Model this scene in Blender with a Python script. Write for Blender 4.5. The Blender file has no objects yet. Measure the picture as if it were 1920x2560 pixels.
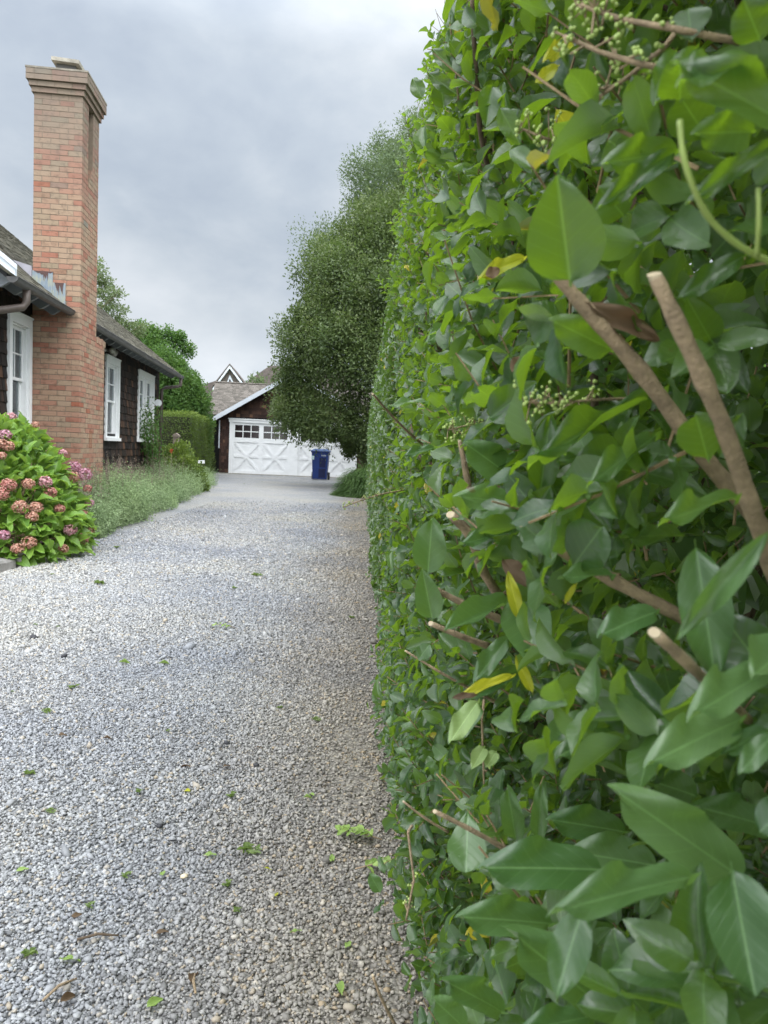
import bpy, math, random
import numpy as np
R = math.radians
rng = np.random.default_rng(11)
random.seed(5)
scene = bpy.context.scene
COL = scene.collection

# ------------------------------------------------------------------ camera
F_PX, CX, CY, HC = 1923.0, 960.0, 1280.0, 1.15
YAW, PITCH, ROLL = R(1.8), R(4.5), R(2.5)
Fv = np.array([math.sin(YAW)*math.cos(PITCH), math.cos(YAW)*math.cos(PITCH), -math.sin(PITCH)])
Rv = np.array([math.cos(YAW), -math.sin(YAW), 0.0]); Uv = np.cross(Rv, Fv)
R2 = math.cos(ROLL)*Rv+math.sin(ROLL)*Uv; U2 = math.cos(ROLL)*Uv-math.sin(ROLL)*Rv
EYE = np.array([0, 0, HC])
cd = bpy.data.cameras.new('camera'); cam = bpy.data.objects.new('camera', cd); COL.objects.link(cam)
import mathutils
M = mathutils.Matrix(((R2[0], U2[0], -Fv[0]), (R2[1], U2[1], -Fv[1]), (R2[2], U2[2], -Fv[2])))
cam.matrix_world = mathutils.Matrix.Translation(EYE) @ M.to_4x4()
cd.sensor_fit = 'VERTICAL'; cd.lens = 26.0; cd.sensor_height = 26.0*2560/F_PX; cd.sensor_width = 26.0*1920/F_PX
cd.clip_start = 0.01; cd.clip_end = 2000
cd.dof.use_dof = True; cd.dof.focus_distance = 2.0; cd.dof.aperture_fstop = 15.0
scene.camera = cam

def ray(px, py):
    return Fv+R2*(px-CX)/F_PX-U2*(py-CY)/F_PX
def aty(px, py, y):                       # the point at depth y (metres up the drive) on the line of sight of a photo point
    v = ray(px, py); return EYE+v*(y/v[1])
def gnd(px, py, z=0.0):
    v = ray(px, py); return EYE+v*((z-HC)/v[2])

# ------------------------------------------------------------------ world: overcast sky, soft sun
scene.view_settings.view_transform = 'Standard'; scene.view_settings.look = 'None'
scene.view_settings.gamma = 1.0; scene.view_settings.exposure = 0.26
SUN_EL, SUN_AZ = R(54), R(128)            # azimuth from +Y towards +X
w = bpy.data.worlds.new('World'); scene.world = w; w.use_nodes = True
nt = w.node_tree; nt.nodes.clear()
def N(nt, t, **k):
    n = nt.nodes.new(t)
    for a, b in k.items(): setattr(n, a, b)
    return n
def ramp(nt, stops, fac=None, interp='LINEAR'):
    n = nt.nodes.new('ShaderNodeValToRGB'); cr = n.color_ramp; cr.interpolation = interp
    while len(cr.elements) > 1: cr.elements.remove(cr.elements[-1])
    for i, (p, c) in enumerate(stops):
        e = cr.elements[0] if i == 0 else cr.elements.new(p)
        e.position = p; e.color = (*c, 1) if len(c) == 3 else c
    if fac is not None: nt.links.new(fac, n.inputs[0])
    return n
def math_(nt, op, a, b=None, clamp=False):
    n = nt.nodes.new('ShaderNodeMath'); n.operation = op; n.use_clamp = clamp
    for i, x in enumerate((a, b)):
        if x is None: continue
        if isinstance(x, (int, float)): n.inputs[i].default_value = x
        else: nt.links.new(x, n.inputs[i])
    return n.outputs[0]
def mixc(nt, fac, a, b, mode='MIX'):
    n = nt.nodes.new('ShaderNodeMix'); n.data_type = 'RGBA'; n.blend_type = mode
    for s, x in ((n.inputs[0], fac), (n.inputs[6], a), (n.inputs[7], b)):
        if isinstance(x, (int, float)): s.default_value = x
        elif isinstance(x, tuple): s.default_value = (*x, 1) if len(x) == 3 else x
        else: nt.links.new(x, s)
    return n.outputs[2]
def noise(nt, scale, detail=4, rough=.5, vec=None, dist=0):
    n = nt.nodes.new('ShaderNodeTexNoise'); n.inputs['Scale'].default_value = scale
    n.inputs['Detail'].default_value = detail; n.inputs['Roughness'].default_value = rough
    n.inputs['Distortion'].default_value = dist
    if vec is not None: nt.links.new(vec, n.inputs['Vector'])
    return n.outputs[0]
sky = N(nt, 'ShaderNodeTexSky', sky_type='NISHITA', sun_disc=False, sun_elevation=SUN_EL, sun_rotation=SUN_AZ)
tc = N(nt, 'ShaderNodeTexCoord')
sep = N(nt, 'ShaderNodeSeparateXYZ'); nt.links.new(tc.outputs['Generated'], sep.inputs[0])
mp = N(nt, 'ShaderNodeMapping'); mp.inputs['Scale'].default_value = (1.0, 1.0, 1.7); mp.inputs['Location'].default_value = (.35, .1, .27)
nt.links.new(tc.outputs['Generated'], mp.inputs[0])
n1 = noise(nt, 2.8, 7, .52, mp.outputs[0], .2)
n2 = noise(nt, 6.5, 6, .55, mp.outputs[0], .2)
mixn = math_(nt, 'ADD', math_(nt, 'MULTIPLY', n1, .68), math_(nt, 'MULTIPLY', n2, .32))
cl = ramp(nt, [(.34, (4.9, 5.6, 6.6)), (.44, (5.8, 6.5, 7.35)), (.53, (7.0, 7.6, 8.25)), (.66, (8.8, 9.2, 9.7))], mixn)
zen = ramp(nt, [(.0, (1.4, 1.36, 1.32)), (.08, (1.15, 1.14, 1.13)), (.15, (.96, .96, .96)), (.24, (.92, .93, .94)), (.44, (1.12, 1.12, 1.12)), (.6, (2.2, 2.15, 2.1)), (.8, (3.9, 3.8, 3.7))], sep.outputs[2])
c = mixc(nt, 1.0, cl.outputs[0], zen.outputs[0], 'MULTIPLY')
back = ramp(nt, [(.0, (3.2, 3.1, 3.0)), (.38, (2.0, 1.95, 1.9)), (.62, (1.0, 1.0, 1.0))], math_(nt, 'ADD', math_(nt, 'MULTIPLY', sep.outputs[1], .5), .5))
c = mixc(nt, 1.0, c, back.outputs[0], 'MULTIPLY')   # the overcast is brighter behind the viewer
c = mixc(nt, .94, sky.outputs[0], c)
bg = N(nt, 'ShaderNodeBackground'); bg.inputs[1].default_value = .085
nt.links.new(c, bg.inputs[0])
wo = N(nt, 'ShaderNodeOutputWorld'); nt.links.new(bg.outputs[0], wo.inputs[0])
sl = bpy.data.lights.new('sun', 'SUN'); sl.energy = 1.1; sl.angle = R(25); sl.color = (1, .97, .92)
so = bpy.data.objects.new('sun', sl); COL.objects.link(so)
sd = mathutils.Vector((math.sin(SUN_AZ)*math.cos(SUN_EL), math.cos(SUN_AZ)*math.cos(SUN_EL), math.sin(SUN_EL)))
so.rotation_euler = sd.to_track_quat('Z', 'Y').to_euler()
scene.cycles.use_denoising = True
scene.cycles.max_bounces = 7; scene.cycles.diffuse_bounces = 2; scene.cycles.transmission_bounces = 5; scene.cycles.transparent_max_bounces = 6

# ------------------------------------------------------------------ mesh helpers
def mk(name, V, Fs, mat, parent=None, uv=None, smooth=False, tint=None, col=None, label=None):
    """ONE mesh object from numpy arrays. Fs: list of (n,k) int arrays."""
    V = np.asarray(V, np.float32); Fs = [np.asarray(f, np.int32) for f in Fs if len(f)]
    me = bpy.data.meshes.new(name)
    me.vertices.add(len(V)); me.vertices.foreach_set('co', V.ravel())
    li = np.concatenate([f.ravel() for f in Fs]); tot = np.concatenate([np.full(len(f), f.shape[1]) for f in Fs])
    st = np.concatenate([[0], np.cumsum(tot)[:-1]])
    me.loops.add(len(li)); me.loops.foreach_set('vertex_index', li.astype(np.int32))
    me.polygons.add(len(tot)); me.polygons.foreach_set('loop_start', st.astype(np.int32))
    me.polygons.foreach_set('use_smooth', np.full(len(tot), bool(smooth)))
    if uv is not None:
        l = me.uv_layers.new(name='UVMap'); l.data.foreach_set('uv', np.asarray(uv, np.float32)[li].ravel())
    if tint is not None:
        a = me.attributes.new('tint', 'FLOAT', 'POINT'); a.data.foreach_set('value', np.asarray(tint, np.float32))
    me.update(calc_edges=True)
    me.materials.append(mat)
    o = bpy.data.objects.new(name, me); COL.objects.link(o)
    if parent: o.parent = parent
    if label: o['label'] = label
    return o
def tag(o, label=None, cat=None, group=None, kind=None):
    for k, v in (('label', label), ('category', cat), ('group', group), ('kind', kind)):
        if v: o[k] = v
    return o
def empty(name, loc, rz=0, **k):
    o = bpy.data.objects.new(name, None); COL.objects.link(o); o.location = loc; o.rotation_euler = (0, 0, rz)
    o.empty_display_size = .2
    return tag(o, **k)
BF = np.array([[0, 1, 3, 2], [4, 6, 7, 5], [0, 4, 5, 1], [2, 3, 7, 6], [0, 2, 6, 4], [1, 5, 7, 3]])
class MB:
    def __init__(s): s.V = []; s.F = {}; s.n = 0; s.UV = []
    def add(s, V, Fs, uv=None):
        V = np.asarray(V, float)
        for f in Fs:
            f = np.asarray(f)
            if len(f): s.F.setdefault(f.shape[1], []).append(f+s.n)
        s.V.append(V); s.UV.append(np.zeros((len(V), 2)) if uv is None else uv); s.n += len(V)
    def box(s, x0, x1, y0, y1, z0, z1, rot=None, piv=None):
        V = np.array([(x, y, z) for z in (z0, z1) for y in (y0, y1) for x in (x0, x1)], float)
        if rot is not None:
            piv = V.mean(0) if piv is None else np.array(piv); V = (V-piv)@np.asarray(rot).T+piv
        s.add(V, [BF[:, ::-1]])
    def boxes(s, C, S, rot=None):
        C = np.asarray(C, float); S = np.asarray(S, float); n = len(C)
        if n == 0: return
        u = np.array([(x, y, z) for z in (-.5, .5) for y in (-.5, .5) for x in (-.5, .5)])
        V = u[None]*S[:, None]
        if rot is not None: V = np.einsum('nij,nkj->nki', np.broadcast_to(rot, (n, 3, 3)), V)
        V = V+C[:, None]
        F = (BF[None, :, ::-1]+8*np.arange(n)[:, None, None]).reshape(-1, 4)
        s.add(V.reshape(-1, 3), [F])
    def prism(s, pts, axis, a, b):
        """polygon pts (2D) extruded along axis from a to b"""
        n = len(pts); V = []
        for t in (a, b):
            for p in pts:
                q = list(p); q.insert(axis, t); V.append(q)
        F4 = [[i, (i+1) % n, (i+1) % n+n, i+n] for i in range(n)]
        s.add(V, [F4, [list(range(n))[::-1]], [list(range(n, 2*n))]])
    def tube(s, P, r, k=8, cap=True):
        P = np.asarray(P, float); n = len(P); r = np.broadcast_to(r, n)
        T = np.gradient(P, axis=0); T /= np.linalg.norm(T, axis=1)[:, None]+1e-12
        up = np.array([0, 0, 1.]) if abs(T[0][2]) < .9 else np.array([1., 0, 0])
        V = []
        for i in range(n):
            A = np.cross(T[i], up); A /= np.linalg.norm(A)+1e-9; B = np.cross(A, T[i]); up = B
            a = np.arange(k)*2*math.pi/k
            V.append(P[i]+r[i]*(np.cos(a)[:, None]*A+np.sin(a)[:, None]*B))
        F = [[i*k+j, i*k+(j+1) % k, (i+1)*k+(j+1) % k, (i+1)*k+j] for i in range(n-1) for j in range(k)]
        Fs = [F]
        if cap: Fs += [[list(range(k))[::-1]], [[(n-1)*k+j for j in range(k)]]]
        s.add(np.concatenate(V), Fs)
    def build(s, name, mat, parent=None, smooth=False, **k):
        return mk(name, np.concatenate(s.V), [np.concatenate(f) for f in s.F.values()], mat, parent, uv=np.concatenate(s.UV), smooth=smooth, **k)
def rotx(a): c, s = math.cos(a), math.sin(a); return np.array([[1, 0, 0], [0, c, -s], [0, s, c]])
def roty(a): c, s = math.cos(a), math.sin(a); return np.array([[c, 0, s], [0, 1, 0], [-s, 0, c]])
def rotz(a): c, s = math.cos(a), math.sin(a); return np.array([[c, -s, 0], [s, c, 0], [0, 0, 1]])
def nrm(v): return v/(np.linalg.norm(v, axis=-1, keepdims=True)+1e-12)

# ------------------------------------------------------------------ materials
def mat(name):
    m = bpy.data.materials.new(name); m.use_nodes = True; nt = m.node_tree
    return m, nt, nt.nodes['Principled BSDF']
def simple(name, col, rough=.6, spec=.5, metal=0, var=.12, scale=6, bump=0, bscale=60):
    m, nt, p = mat(name)
    tc = N(nt, 'ShaderNodeTexCoord')
    n = noise(nt, scale, 5, .6, tc.outputs['Object'])
    a = tuple(max(0, c*(1-var)) for c in col); b = tuple(min(1, c*(1+var)) for c in col)
    r = ramp(nt, [(.3, a), (.7, b)], n); nt.links.new(r.outputs[0], p.inputs['Base Color'])
    p.inputs['Roughness'].default_value = rough; p.inputs['Metallic'].default_value = metal
    p.inputs['Specular IOR Level'].default_value = spec
    if bump:
        bn = N(nt, 'ShaderNodeBump'); bn.inputs['Strength'].default_value = bump; bn.inputs['Distance'].default_value = .01
        nt.links.new(noise(nt, bscale, 4, .6, tc.outputs['Object']), bn.inputs['Height']); nt.links.new(bn.outputs[0], p.inputs['Normal'])
    return m
def island(name, stops, rough=.8, grain=None, gscale=(1, 1, 1), gamt=.35, bump=.3, zgrey=None, spec=.3, tintmix=None):
    """colour differs from piece to piece (brick, shingle, pebble); fine grain on top"""
    m, nt, p = mat(name)
    g = N(nt, 'ShaderNodeNewGeometry'); tc = N(nt, 'ShaderNodeTexCoord')
    r = ramp(nt, stops, g.outputs['Random Per Island'])
    c = r.outputs[0]
    if grain:
        mpn = N(nt, 'ShaderNodeMapping'); mpn.inputs['Scale'].default_value = gscale; nt.links.new(tc.outputs['Object'], mpn.inputs[0])
        n = noise(nt, grain, 5, .65, mpn.outputs[0])
        gr = ramp(nt, [(.25, (1-gamt,)*3), (.5, (1, 1, 1)), (.78, (1+gamt*.0,)*3)], n)
        c = mixc(nt, 1.0, c, gr.outputs[0], 'MULTIPLY')
        b = N(nt, 'ShaderNodeBump'); b.inputs['Strength'].default_value = bump; b.inputs['Distance'].default_value = .006
        nt.links.new(n, b.inputs['Height']); nt.links.new(b.outputs[0], p.inputs['Normal'])
    if zgrey:
        z0, z1, gc = zgrey
        sp = N(nt, 'ShaderNodeSeparateXYZ'); nt.links.new(tc.outputs['Object'], sp.inputs[0])
        big = noise(nt, 2.2, 4, .6, tc.outputs['Object'])
        f = math_(nt, 'ADD', sp.outputs[2], math_(nt, 'MULTIPLY', math_(nt, 'SUBTRACT', big, .5), 1.6))
        mr = N(nt, 'ShaderNodeMapRange'); mr.inputs[1].default_value = z0; mr.inputs[2].default_value = z1; mr.inputs[4].default_value = .78
        nt.links.new(f, mr.inputs[0])
        c = mixc(nt, mr.outputs[0], c, gc)
    nt.links.new(c, p.inputs['Base Color'])
    p.inputs['Roughness'].default_value = rough; p.inputs['Specular IOR Level'].default_value = spec
    return m
def leafmat(name, c0, c1, trans, tw=.38, rough=.42, veins=False, yellow=0.0, tintcols=None, back=None, spec=.5, coat=0):
    m, nt, p = mat(name)
    g = N(nt, 'ShaderNodeNewGeometry')
    c = ramp(nt, [(0, c0), (.5, tuple((a+b)/2 for a, b in zip(c0, c1))), (1, c1)], g.outputs['Random Per Island']).outputs[0]
    tcol = trans
    if tintcols:
        at = N(nt, 'ShaderNodeAttribute', attribute_name='tint')
        c = mixc(nt, .65, c, ramp(nt, [(i/(len(tintcols)-1), q) for i, q in enumerate(tintcols)], at.outputs['Fac']).outputs[0])
    tc = N(nt, 'ShaderNodeTexCoord')
    mot = noise(nt, 9 if veins else 3, 4, .6, tc.outputs['Object'])
    c = mixc(nt, 1.0, c, ramp(nt, [(.3, (.72, .78, .7)), (.7, (1.25, 1.18, 1.1))], mot).outputs[0], 'MULTIPLY')
    tr = N(nt, 'ShaderNodeBsdfTranslucent')
    tcs = tcol
    if veins:
        sp = N(nt, 'ShaderNodeSeparateXYZ'); nt.links.new(tc.outputs['UV'], sp.inputs[0])
        ax = math_(nt, 'ABSOLUTE', math_(nt, 'SUBTRACT', sp.outputs[0], .5))
        mid = math_(nt, 'LESS_THAN', ax, .016)
        # side veins slant forward from the midrib
        ph = math_(nt, 'SUBTRACT', math_(nt, 'MULTIPLY', sp.outputs[1], 7.0), math_(nt, 'MULTIPLY', ax, 4.2))
        fr = math_(nt, 'ABSOLUTE', math_(nt, 'SUBTRACT', math_(nt, 'FRACT', ph), .5))
        sv = math_(nt, 'MULTIPLY', math_(nt, 'SUBTRACT', 1.0, math_(nt, 'MULTIPLY', fr, 14.0), True), .24)
        v = math_(nt, 'MAXIMUM', math_(nt, 'MULTIPLY', mid, .85), sv)
        c = mixc(nt, math_(nt, 'MULTIPLY', v, .5), c, tuple(min(1, q*2.0+.02) for q in c1))
        tcs = mixc(nt, math_(nt, 'MULTIPLY', v, .5), trans, tuple(min(1, q*1.7+.02) for q in trans))
        bn = N(nt, 'ShaderNodeBump'); bn.inputs['Strength'].default_value = .45; bn.inputs['Distance'].default_value = .0012
        bh = math_(nt, 'SUBTRACT', math_(nt, 'MULTIPLY', noise(nt, 140, 3, .5, tc.outputs['Object']), .6), v)
        nt.links.new(bh, bn.inputs['Height']); nt.links.new(bn.outputs[0], p.inputs['Normal'])
    if veins:      # small brown blemishes on some leaves
        sn = noise(nt, 55, 2, .5, tc.outputs['Object'])
        sm = math_(nt, 'MULTIPLY', math_(nt, 'GREATER_THAN', sn, .735), math_(nt, 'GREATER_THAN', g.outputs['Random Per Island'], .55))
        c = mixc(nt, math_(nt, 'MULTIPLY', sm, .8), c, (.09, .05, .02))
    if yellow > 0:
        yy = math_(nt, 'GREATER_THAN', g.outputs['Random Per Island'], 1-yellow)
        c = mixc(nt, yy, c, mixc(nt, math_(nt, 'GREATER_THAN', mot, .6), (.5, .42, .03), (.12, .05, .02)))
        tcs = mixc(nt, yy, tcs, (.7, .62, .04))
    if back:
        c = mixc(nt, g.outputs['Backfacing'], c, back)
    nt.links.new(c, p.inputs['Base Color'])
    if isinstance(tcs, tuple): tr.inputs[0].default_value = (*tcs, 1)
    else: nt.links.new(tcs, tr.inputs[0])
    p.inputs['Roughness'].default_value = rough; p.inputs['Specular IOR Level'].default_value = spec
    mx = N(nt, 'ShaderNodeMixShader'); mx.inputs[0].default_value = tw
    nt.links.new(p.outputs[0], mx.inputs[1]); nt.links.new(tr.outputs[0], mx.inputs[2])
    nt.links.new(mx.outputs[0], nt.nodes['Material Output'].inputs[0])
    return m

MT = {}
MT['white'] = simple('white_paint', (.86, .87, .88), .45, var=.05, scale=3)
MT['whitebrd'] = simple('bargeboard_paint', (.62, .66, .72), .5, var=.05, scale=3)
MT['greytrim'] = simple('grey_weathered_paint', (.25, .265, .29), .6, var=.15, scale=8)
MT['gutter'] = simple('gutter_metal', (.10, .095, .095), .45, var=.2, scale=5)
MT['spout'] = simple('downspout_metal', (.085, .065, .055), .5, var=.25, scale=5)
MT['dark'] = simple('dark_interior', (.012, .012, .013), .9)
MT['curtain'] = simple('curtain_cloth', (.62, .60, .56), .9, var=.1, scale=12)
MT['mortar'] = simple('mortar', (.21, .165, .125), .95, var=.2, scale=14, bump=.4, bscale=120)
MT['brick'] = island('brick_faces', [(0, (.33, .145, .10)), (.12, (.36, .18, .125)), (.30, (.36, .205, .145)), (.48, (.35, .225, .155)), (.68, (.37, .255, .175)), (.84, (.35, .25, .175)), (.94, (.29, .225, .155)), (.985, (.33, .11, .065)), (1, (.23, .21, .17))],
                     .85, grain=12, gamt=.5, bump=.5, zgrey=(3.9, 5.9, (.175, .155, .135)))
MT['shingle'] = island('wall_shingle', [(0, (.012, .009, .009)), (.4, (.020, .014, .012)), (.7, (.033, .021, .017)), (.9, (.060, .033, .022)), (1, (.12, .062, .036))], .75, grain=5, gscale=(12, 12, .8), gamt=.6, bump=.5)
MT['roof'] = island('roof_shingle', [(0, (.075, .07, .055)), (.4, (.11, .105, .08)), (.8, (.15, .14, .105)), (1, (.19, .175, .14))], .9, grain=9, gscale=(2, 6, 2), gamt=.5, bump=.6)
MT['groof'] = island('garage_roof_shingle', [(0, (.10, .09, .078)), (.5, (.135, .12, .105)), (1, (.19, .17, .15))], .9, grain=9, gscale=(6, 2, 2), gamt=.5, bump=.5)
MT['gshingle'] = island('garage_wall_shingle', [(0, (.030, .017, .014)), (.6, (.055, .030, .023)), (.92, (.09, .048, .033)), (1, (.22, .12, .07))], .8, grain=5, gscale=(12, 12, .8), gamt=.5, bump=.4)
MT['bark'] = simple('bark', (.12, .085, .055), .9, var=.35, scale=20, bump=.6, bscale=60)
MT['twig'] = simple('privet_twig', (.27, .19, .10), .7, var=.3, scale=30, bump=.3, bscale=200)
MT['stem'] = simple('privet_cut_stem', (.34, .25, .155), .8, var=.4, scale=90, bump=.5, bscale=500)
MT['pith'] = simple('pale_cut_wood', (.48, .39, .26), .8, var=.15, scale=150)
MT['berry'] = simple('flower_buds', (.34, .44, .12), .5, var=.2, scale=60)
MT['privet'] = leafmat('privet_leaf', (.015, .052, .016), (.078, .150, .048), (.34, .57, .018), tw=.35, rough=.30, veins=True, yellow=.005, back=(.14, .22, .10), spec=.9)
MT['privetf'] = leafmat('privet_leaf_far', (.028, .070, .024), (.125, .19, .075), (.25, .45, .04), tw=.24, rough=.34, yellow=.004, spec=.9)
MT['privetp'] = leafmat('privet_leaf_sky_sheen', (.040, .105, .034), (.115, .205, .080), (.24, .44, .05), tw=.28, rough=.36, veins=True, back=(.16, .24, .12), spec=.9)  # copy of the privet leaf, sky sheen painted in as a paler, greyer base
MT['yleaf'] = leafmat('yellow_leaf', (.42, .46, .03), (.5, .5, .04), (.65, .65, .04), tw=.4, veins=True)
MT['pleaf'] = leafmat('pale_leaf', (.26, .38, .15), (.34, .46, .20), (.4, .55, .12), tw=.3, rough=.5, veins=True)
MT['bleaf'] = leafmat('brown_leaf', (.08, .05, .03), (.15, .10, .06), (.2, .1, .04), tw=.2, rough=.8)

# gravel: one pebble per cell, dusty tan towards the hedge
def gravel_mat(name, island_col):
    m, nt, p = mat(name)
    tc = N(nt, 'ShaderNodeTexCoord'); P = tc.outputs['Object']
    stops = [(0, (.14, .142, .145)), (.12, (.23, .232, .24)), (.38, (.30, .305, .318)), (.66, (.36, .365, .378)), (.88, (.44, .445, .45)), (.965, (.39, .33, .25)), (1, (.58, .57, .55))]
    if island_col:
        g = N(nt, 'ShaderNodeNewGeometry'); rnd = g.outputs['Random Per Island']
    else:
        v = N(nt, 'ShaderNodeTexVoronoi', feature='F1'); v.inputs['Scale'].default_value = 105; nt.links.new(P, v.inputs['Vector'])
        v.inputs['Randomness'].default_value = .95
        s2 = N(nt, 'ShaderNodeSeparateColor'); nt.links.new(v.outputs['Color'], s2.inputs[0]); rnd = s2.outputs[0]
    c = ramp(nt, stops, rnd).outputs[0]
    if not island_col:
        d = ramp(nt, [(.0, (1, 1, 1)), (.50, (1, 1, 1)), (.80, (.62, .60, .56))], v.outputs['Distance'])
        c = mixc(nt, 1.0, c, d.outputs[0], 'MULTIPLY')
        b = N(nt, 'ShaderNodeBump'); b.inputs['Strength'].default_value = .8; b.inputs['Distance'].default_value = .006; b.invert = True
        nt.links.new(v.outputs['Distance'], b.inputs['Height']); nt.links.new(b.outputs[0], p.inputs['Normal'])
    if not island_col:
        c = mixc(nt, 1.0, c, ramp(nt, [(.30, (.46, .46, .47)), (.5, (.86, .86, .86)), (.70, (1.32, 1.31, 1.28))], noise(nt, 26, 6, .85, P)).outputs[0], 'MULTIPLY')
    sp = N(nt, 'ShaderNodeSeparateXYZ'); nt.links.new(P, sp.inputs[0])
    nb = noise(nt, .9, 5, .6, P)
    f = math_(nt, 'ADD', sp.outputs[0], math_(nt, 'MULTIPLY', math_(nt, 'SUBTRACT', nb, .5), .9))
    mr = N(nt, 'ShaderNodeMapRange', interpolation_type='SMOOTHSTEP'); mr.inputs[1].default_value = -.80; mr.inputs[2].default_value = .05; mr.inputs[4].default_value = .75
    nt.links.new(f, mr.inputs[0])
    dirt = mixc(nt, 1.0, c, (.80, .69, .54), 'MULTIPLY')
    c = mixc(nt, mr.outputs[0], c, dirt)
    # wheel tracks: bluish scuffed bands; dust patches
    ns = noise(nt, .55, 4, .55, P)
    c = mixc(nt, 1.0, c, ramp(nt, [(.34, (.80, .83, .89)), (.5, (1, 1, .99)), (.66, (1.1, 1.07, .98))], ns).outputs[0], 'MULTIPLY')
    nt.links.new(c, p.inputs['Base Color'])
    p.inputs['Roughness'].default_value = .62; p.inputs['Specular IOR Level'].default_value = .35
    return m
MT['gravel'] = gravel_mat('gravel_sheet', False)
MT['pebble'] = gravel_mat('pebbles', True)
MT['soil'] = simple('soil', (.075, .055, .04), .95, var=.4, scale=5, bump=.8, bscale=45)
MT['field'] = simple('lawn_ground', (.07, .11, .035), .95, var=.4, scale=.6, bump=.6, bscale=12)

# ------------------------------------------------------------------ ground
def sheet(name, poly, z, m, label):
    V = [(x, y, z) for x, y in poly]
    o = mk(name, V, [[list(range(len(poly)))]], m); return tag(o, label, 'ground', kind='structure')
sheet('ground', [(-400, -400), (400, -400), (400, 400), (-400, 400)], -.03, MT['field'], 'flat lawn ground stretching away behind everything')
drive = [(.62, -6), (.62, 20.0), (3.6, 20.6), (3.4, 33), (-5.9, 33), (-5.75, 29.8), (-4.75, 23.0), (-4.2, 21.4), (-3.5, 13.5), (-3.34, 10.6), (-3.27, 9.2), (-2.96, 7.4), (-3.06, 6.2), (-3.6, 5.9), (-7.5, 5.7), (-7.5, -6)]
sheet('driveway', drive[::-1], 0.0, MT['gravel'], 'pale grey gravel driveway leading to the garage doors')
sheet('garden_bed', [(-7.4, 5.75), (-3.6, 5.95), (-3.11, 6.25), (-3.01, 7.4), (-3.3, 9.2), (-3.37, 10.6), (-3.55, 13.5), (-4.25, 21.4), (-4.85, 23.05), (-5.85, 29.8), (-9, 29.8), (-9, 5.75)][::-1], -.012, MT['soil'], 'bare soil garden bed along the cottage')
sheet('hedge_bed', [(.22, -6), (1.9, -6), (1.9, 19.9), (.22, 19.9)], .006, MT['soil'], 'dark soil strip under the tall hedge')

# loose pebbles: real stones over the near part of the drive
PHI = (1+5**.5)/2
ICO_V = nrm(np.array([(-1, PHI, 0), (1, PHI, 0), (-1, -PHI, 0), (1, -PHI, 0), (0, -1, PHI), (0, 1, PHI), (0, -1, -PHI), (0, 1, -PHI), (PHI, 0, -1), (PHI, 0, 1), (-PHI, 0, -1), (-PHI, 0, 1)], float))
ICO_F = np.array([(0, 11, 5), (0, 5, 1), (0, 1, 7), (0, 7, 10), (0, 10, 11), (1, 5, 9), (5, 11, 4), (11, 10, 2), (10, 7, 6), (7, 1, 8), (3, 9, 4), (3, 4, 2), (3, 2, 6), (3, 6, 8), (3, 8, 9), (4, 9, 5), (2, 4, 11), (6, 2, 10), (8, 6, 7), (9, 8, 1)])
def rand_rot(n):
    q = rng.normal(size=(n, 4)); q /= np.linalg.norm(q, axis=1)[:, None]; a, b, c_, d = q.T
    return np.stack([1-2*(c_*c_+d*d), 2*(b*c_-a*d), 2*(b*d+a*c_), 2*(b*c_+a*d), 1-2*(b*b+d*d), 2*(c_*d-a*b), 2*(b*d-a*c_), 2*(c_*d+a*b), 1-2*(b*b+c_*c_)], 1).reshape(n, 3, 3)
OCT_V = np.array([(1, 0, 0), (-1, 0, 0), (0, 1, 0), (0, -1, 0), (0, 0, 1), (0, 0, -1)], float)
OCT_F = np.array([(0, 2, 4), (2, 1, 4), (1, 3, 4), (3, 0, 4), (2, 0, 5), (1, 2, 5), (3, 1, 5), (0, 3, 5)])
def blobs(C, S, tiltmax=.5, jit=.16, BV=ICO_V, BFc=ICO_F):
    n = len(C); m = len(BV)
    V = BV[None]*(1+rng.normal(0, jit, (n, m, 1)))*S[:, None]
    az = rng.uniform(0, 2*math.pi, n); ti = rng.normal(0, tiltmax, n)
    ca, sa = np.cos(az), np.sin(az); ct, st = np.cos(ti), np.sin(ti)
    x, y, z = V[..., 0], V[..., 1], V[..., 2]
    x, z = x*ct[:, None]+z*st[:, None], -x*st[:, None]+z*ct[:, None]
    x, y = x*ca[:, None]-y*sa[:, None], x*sa[:, None]+y*ca[:, None]
    V = np.stack([x, y, z], -1)+C[:, None]
    F = (BFc[None]+m*np.arange(n)[:, None, None]).reshape(-1, 3)
    return V.reshape(-1, 3), F
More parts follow.
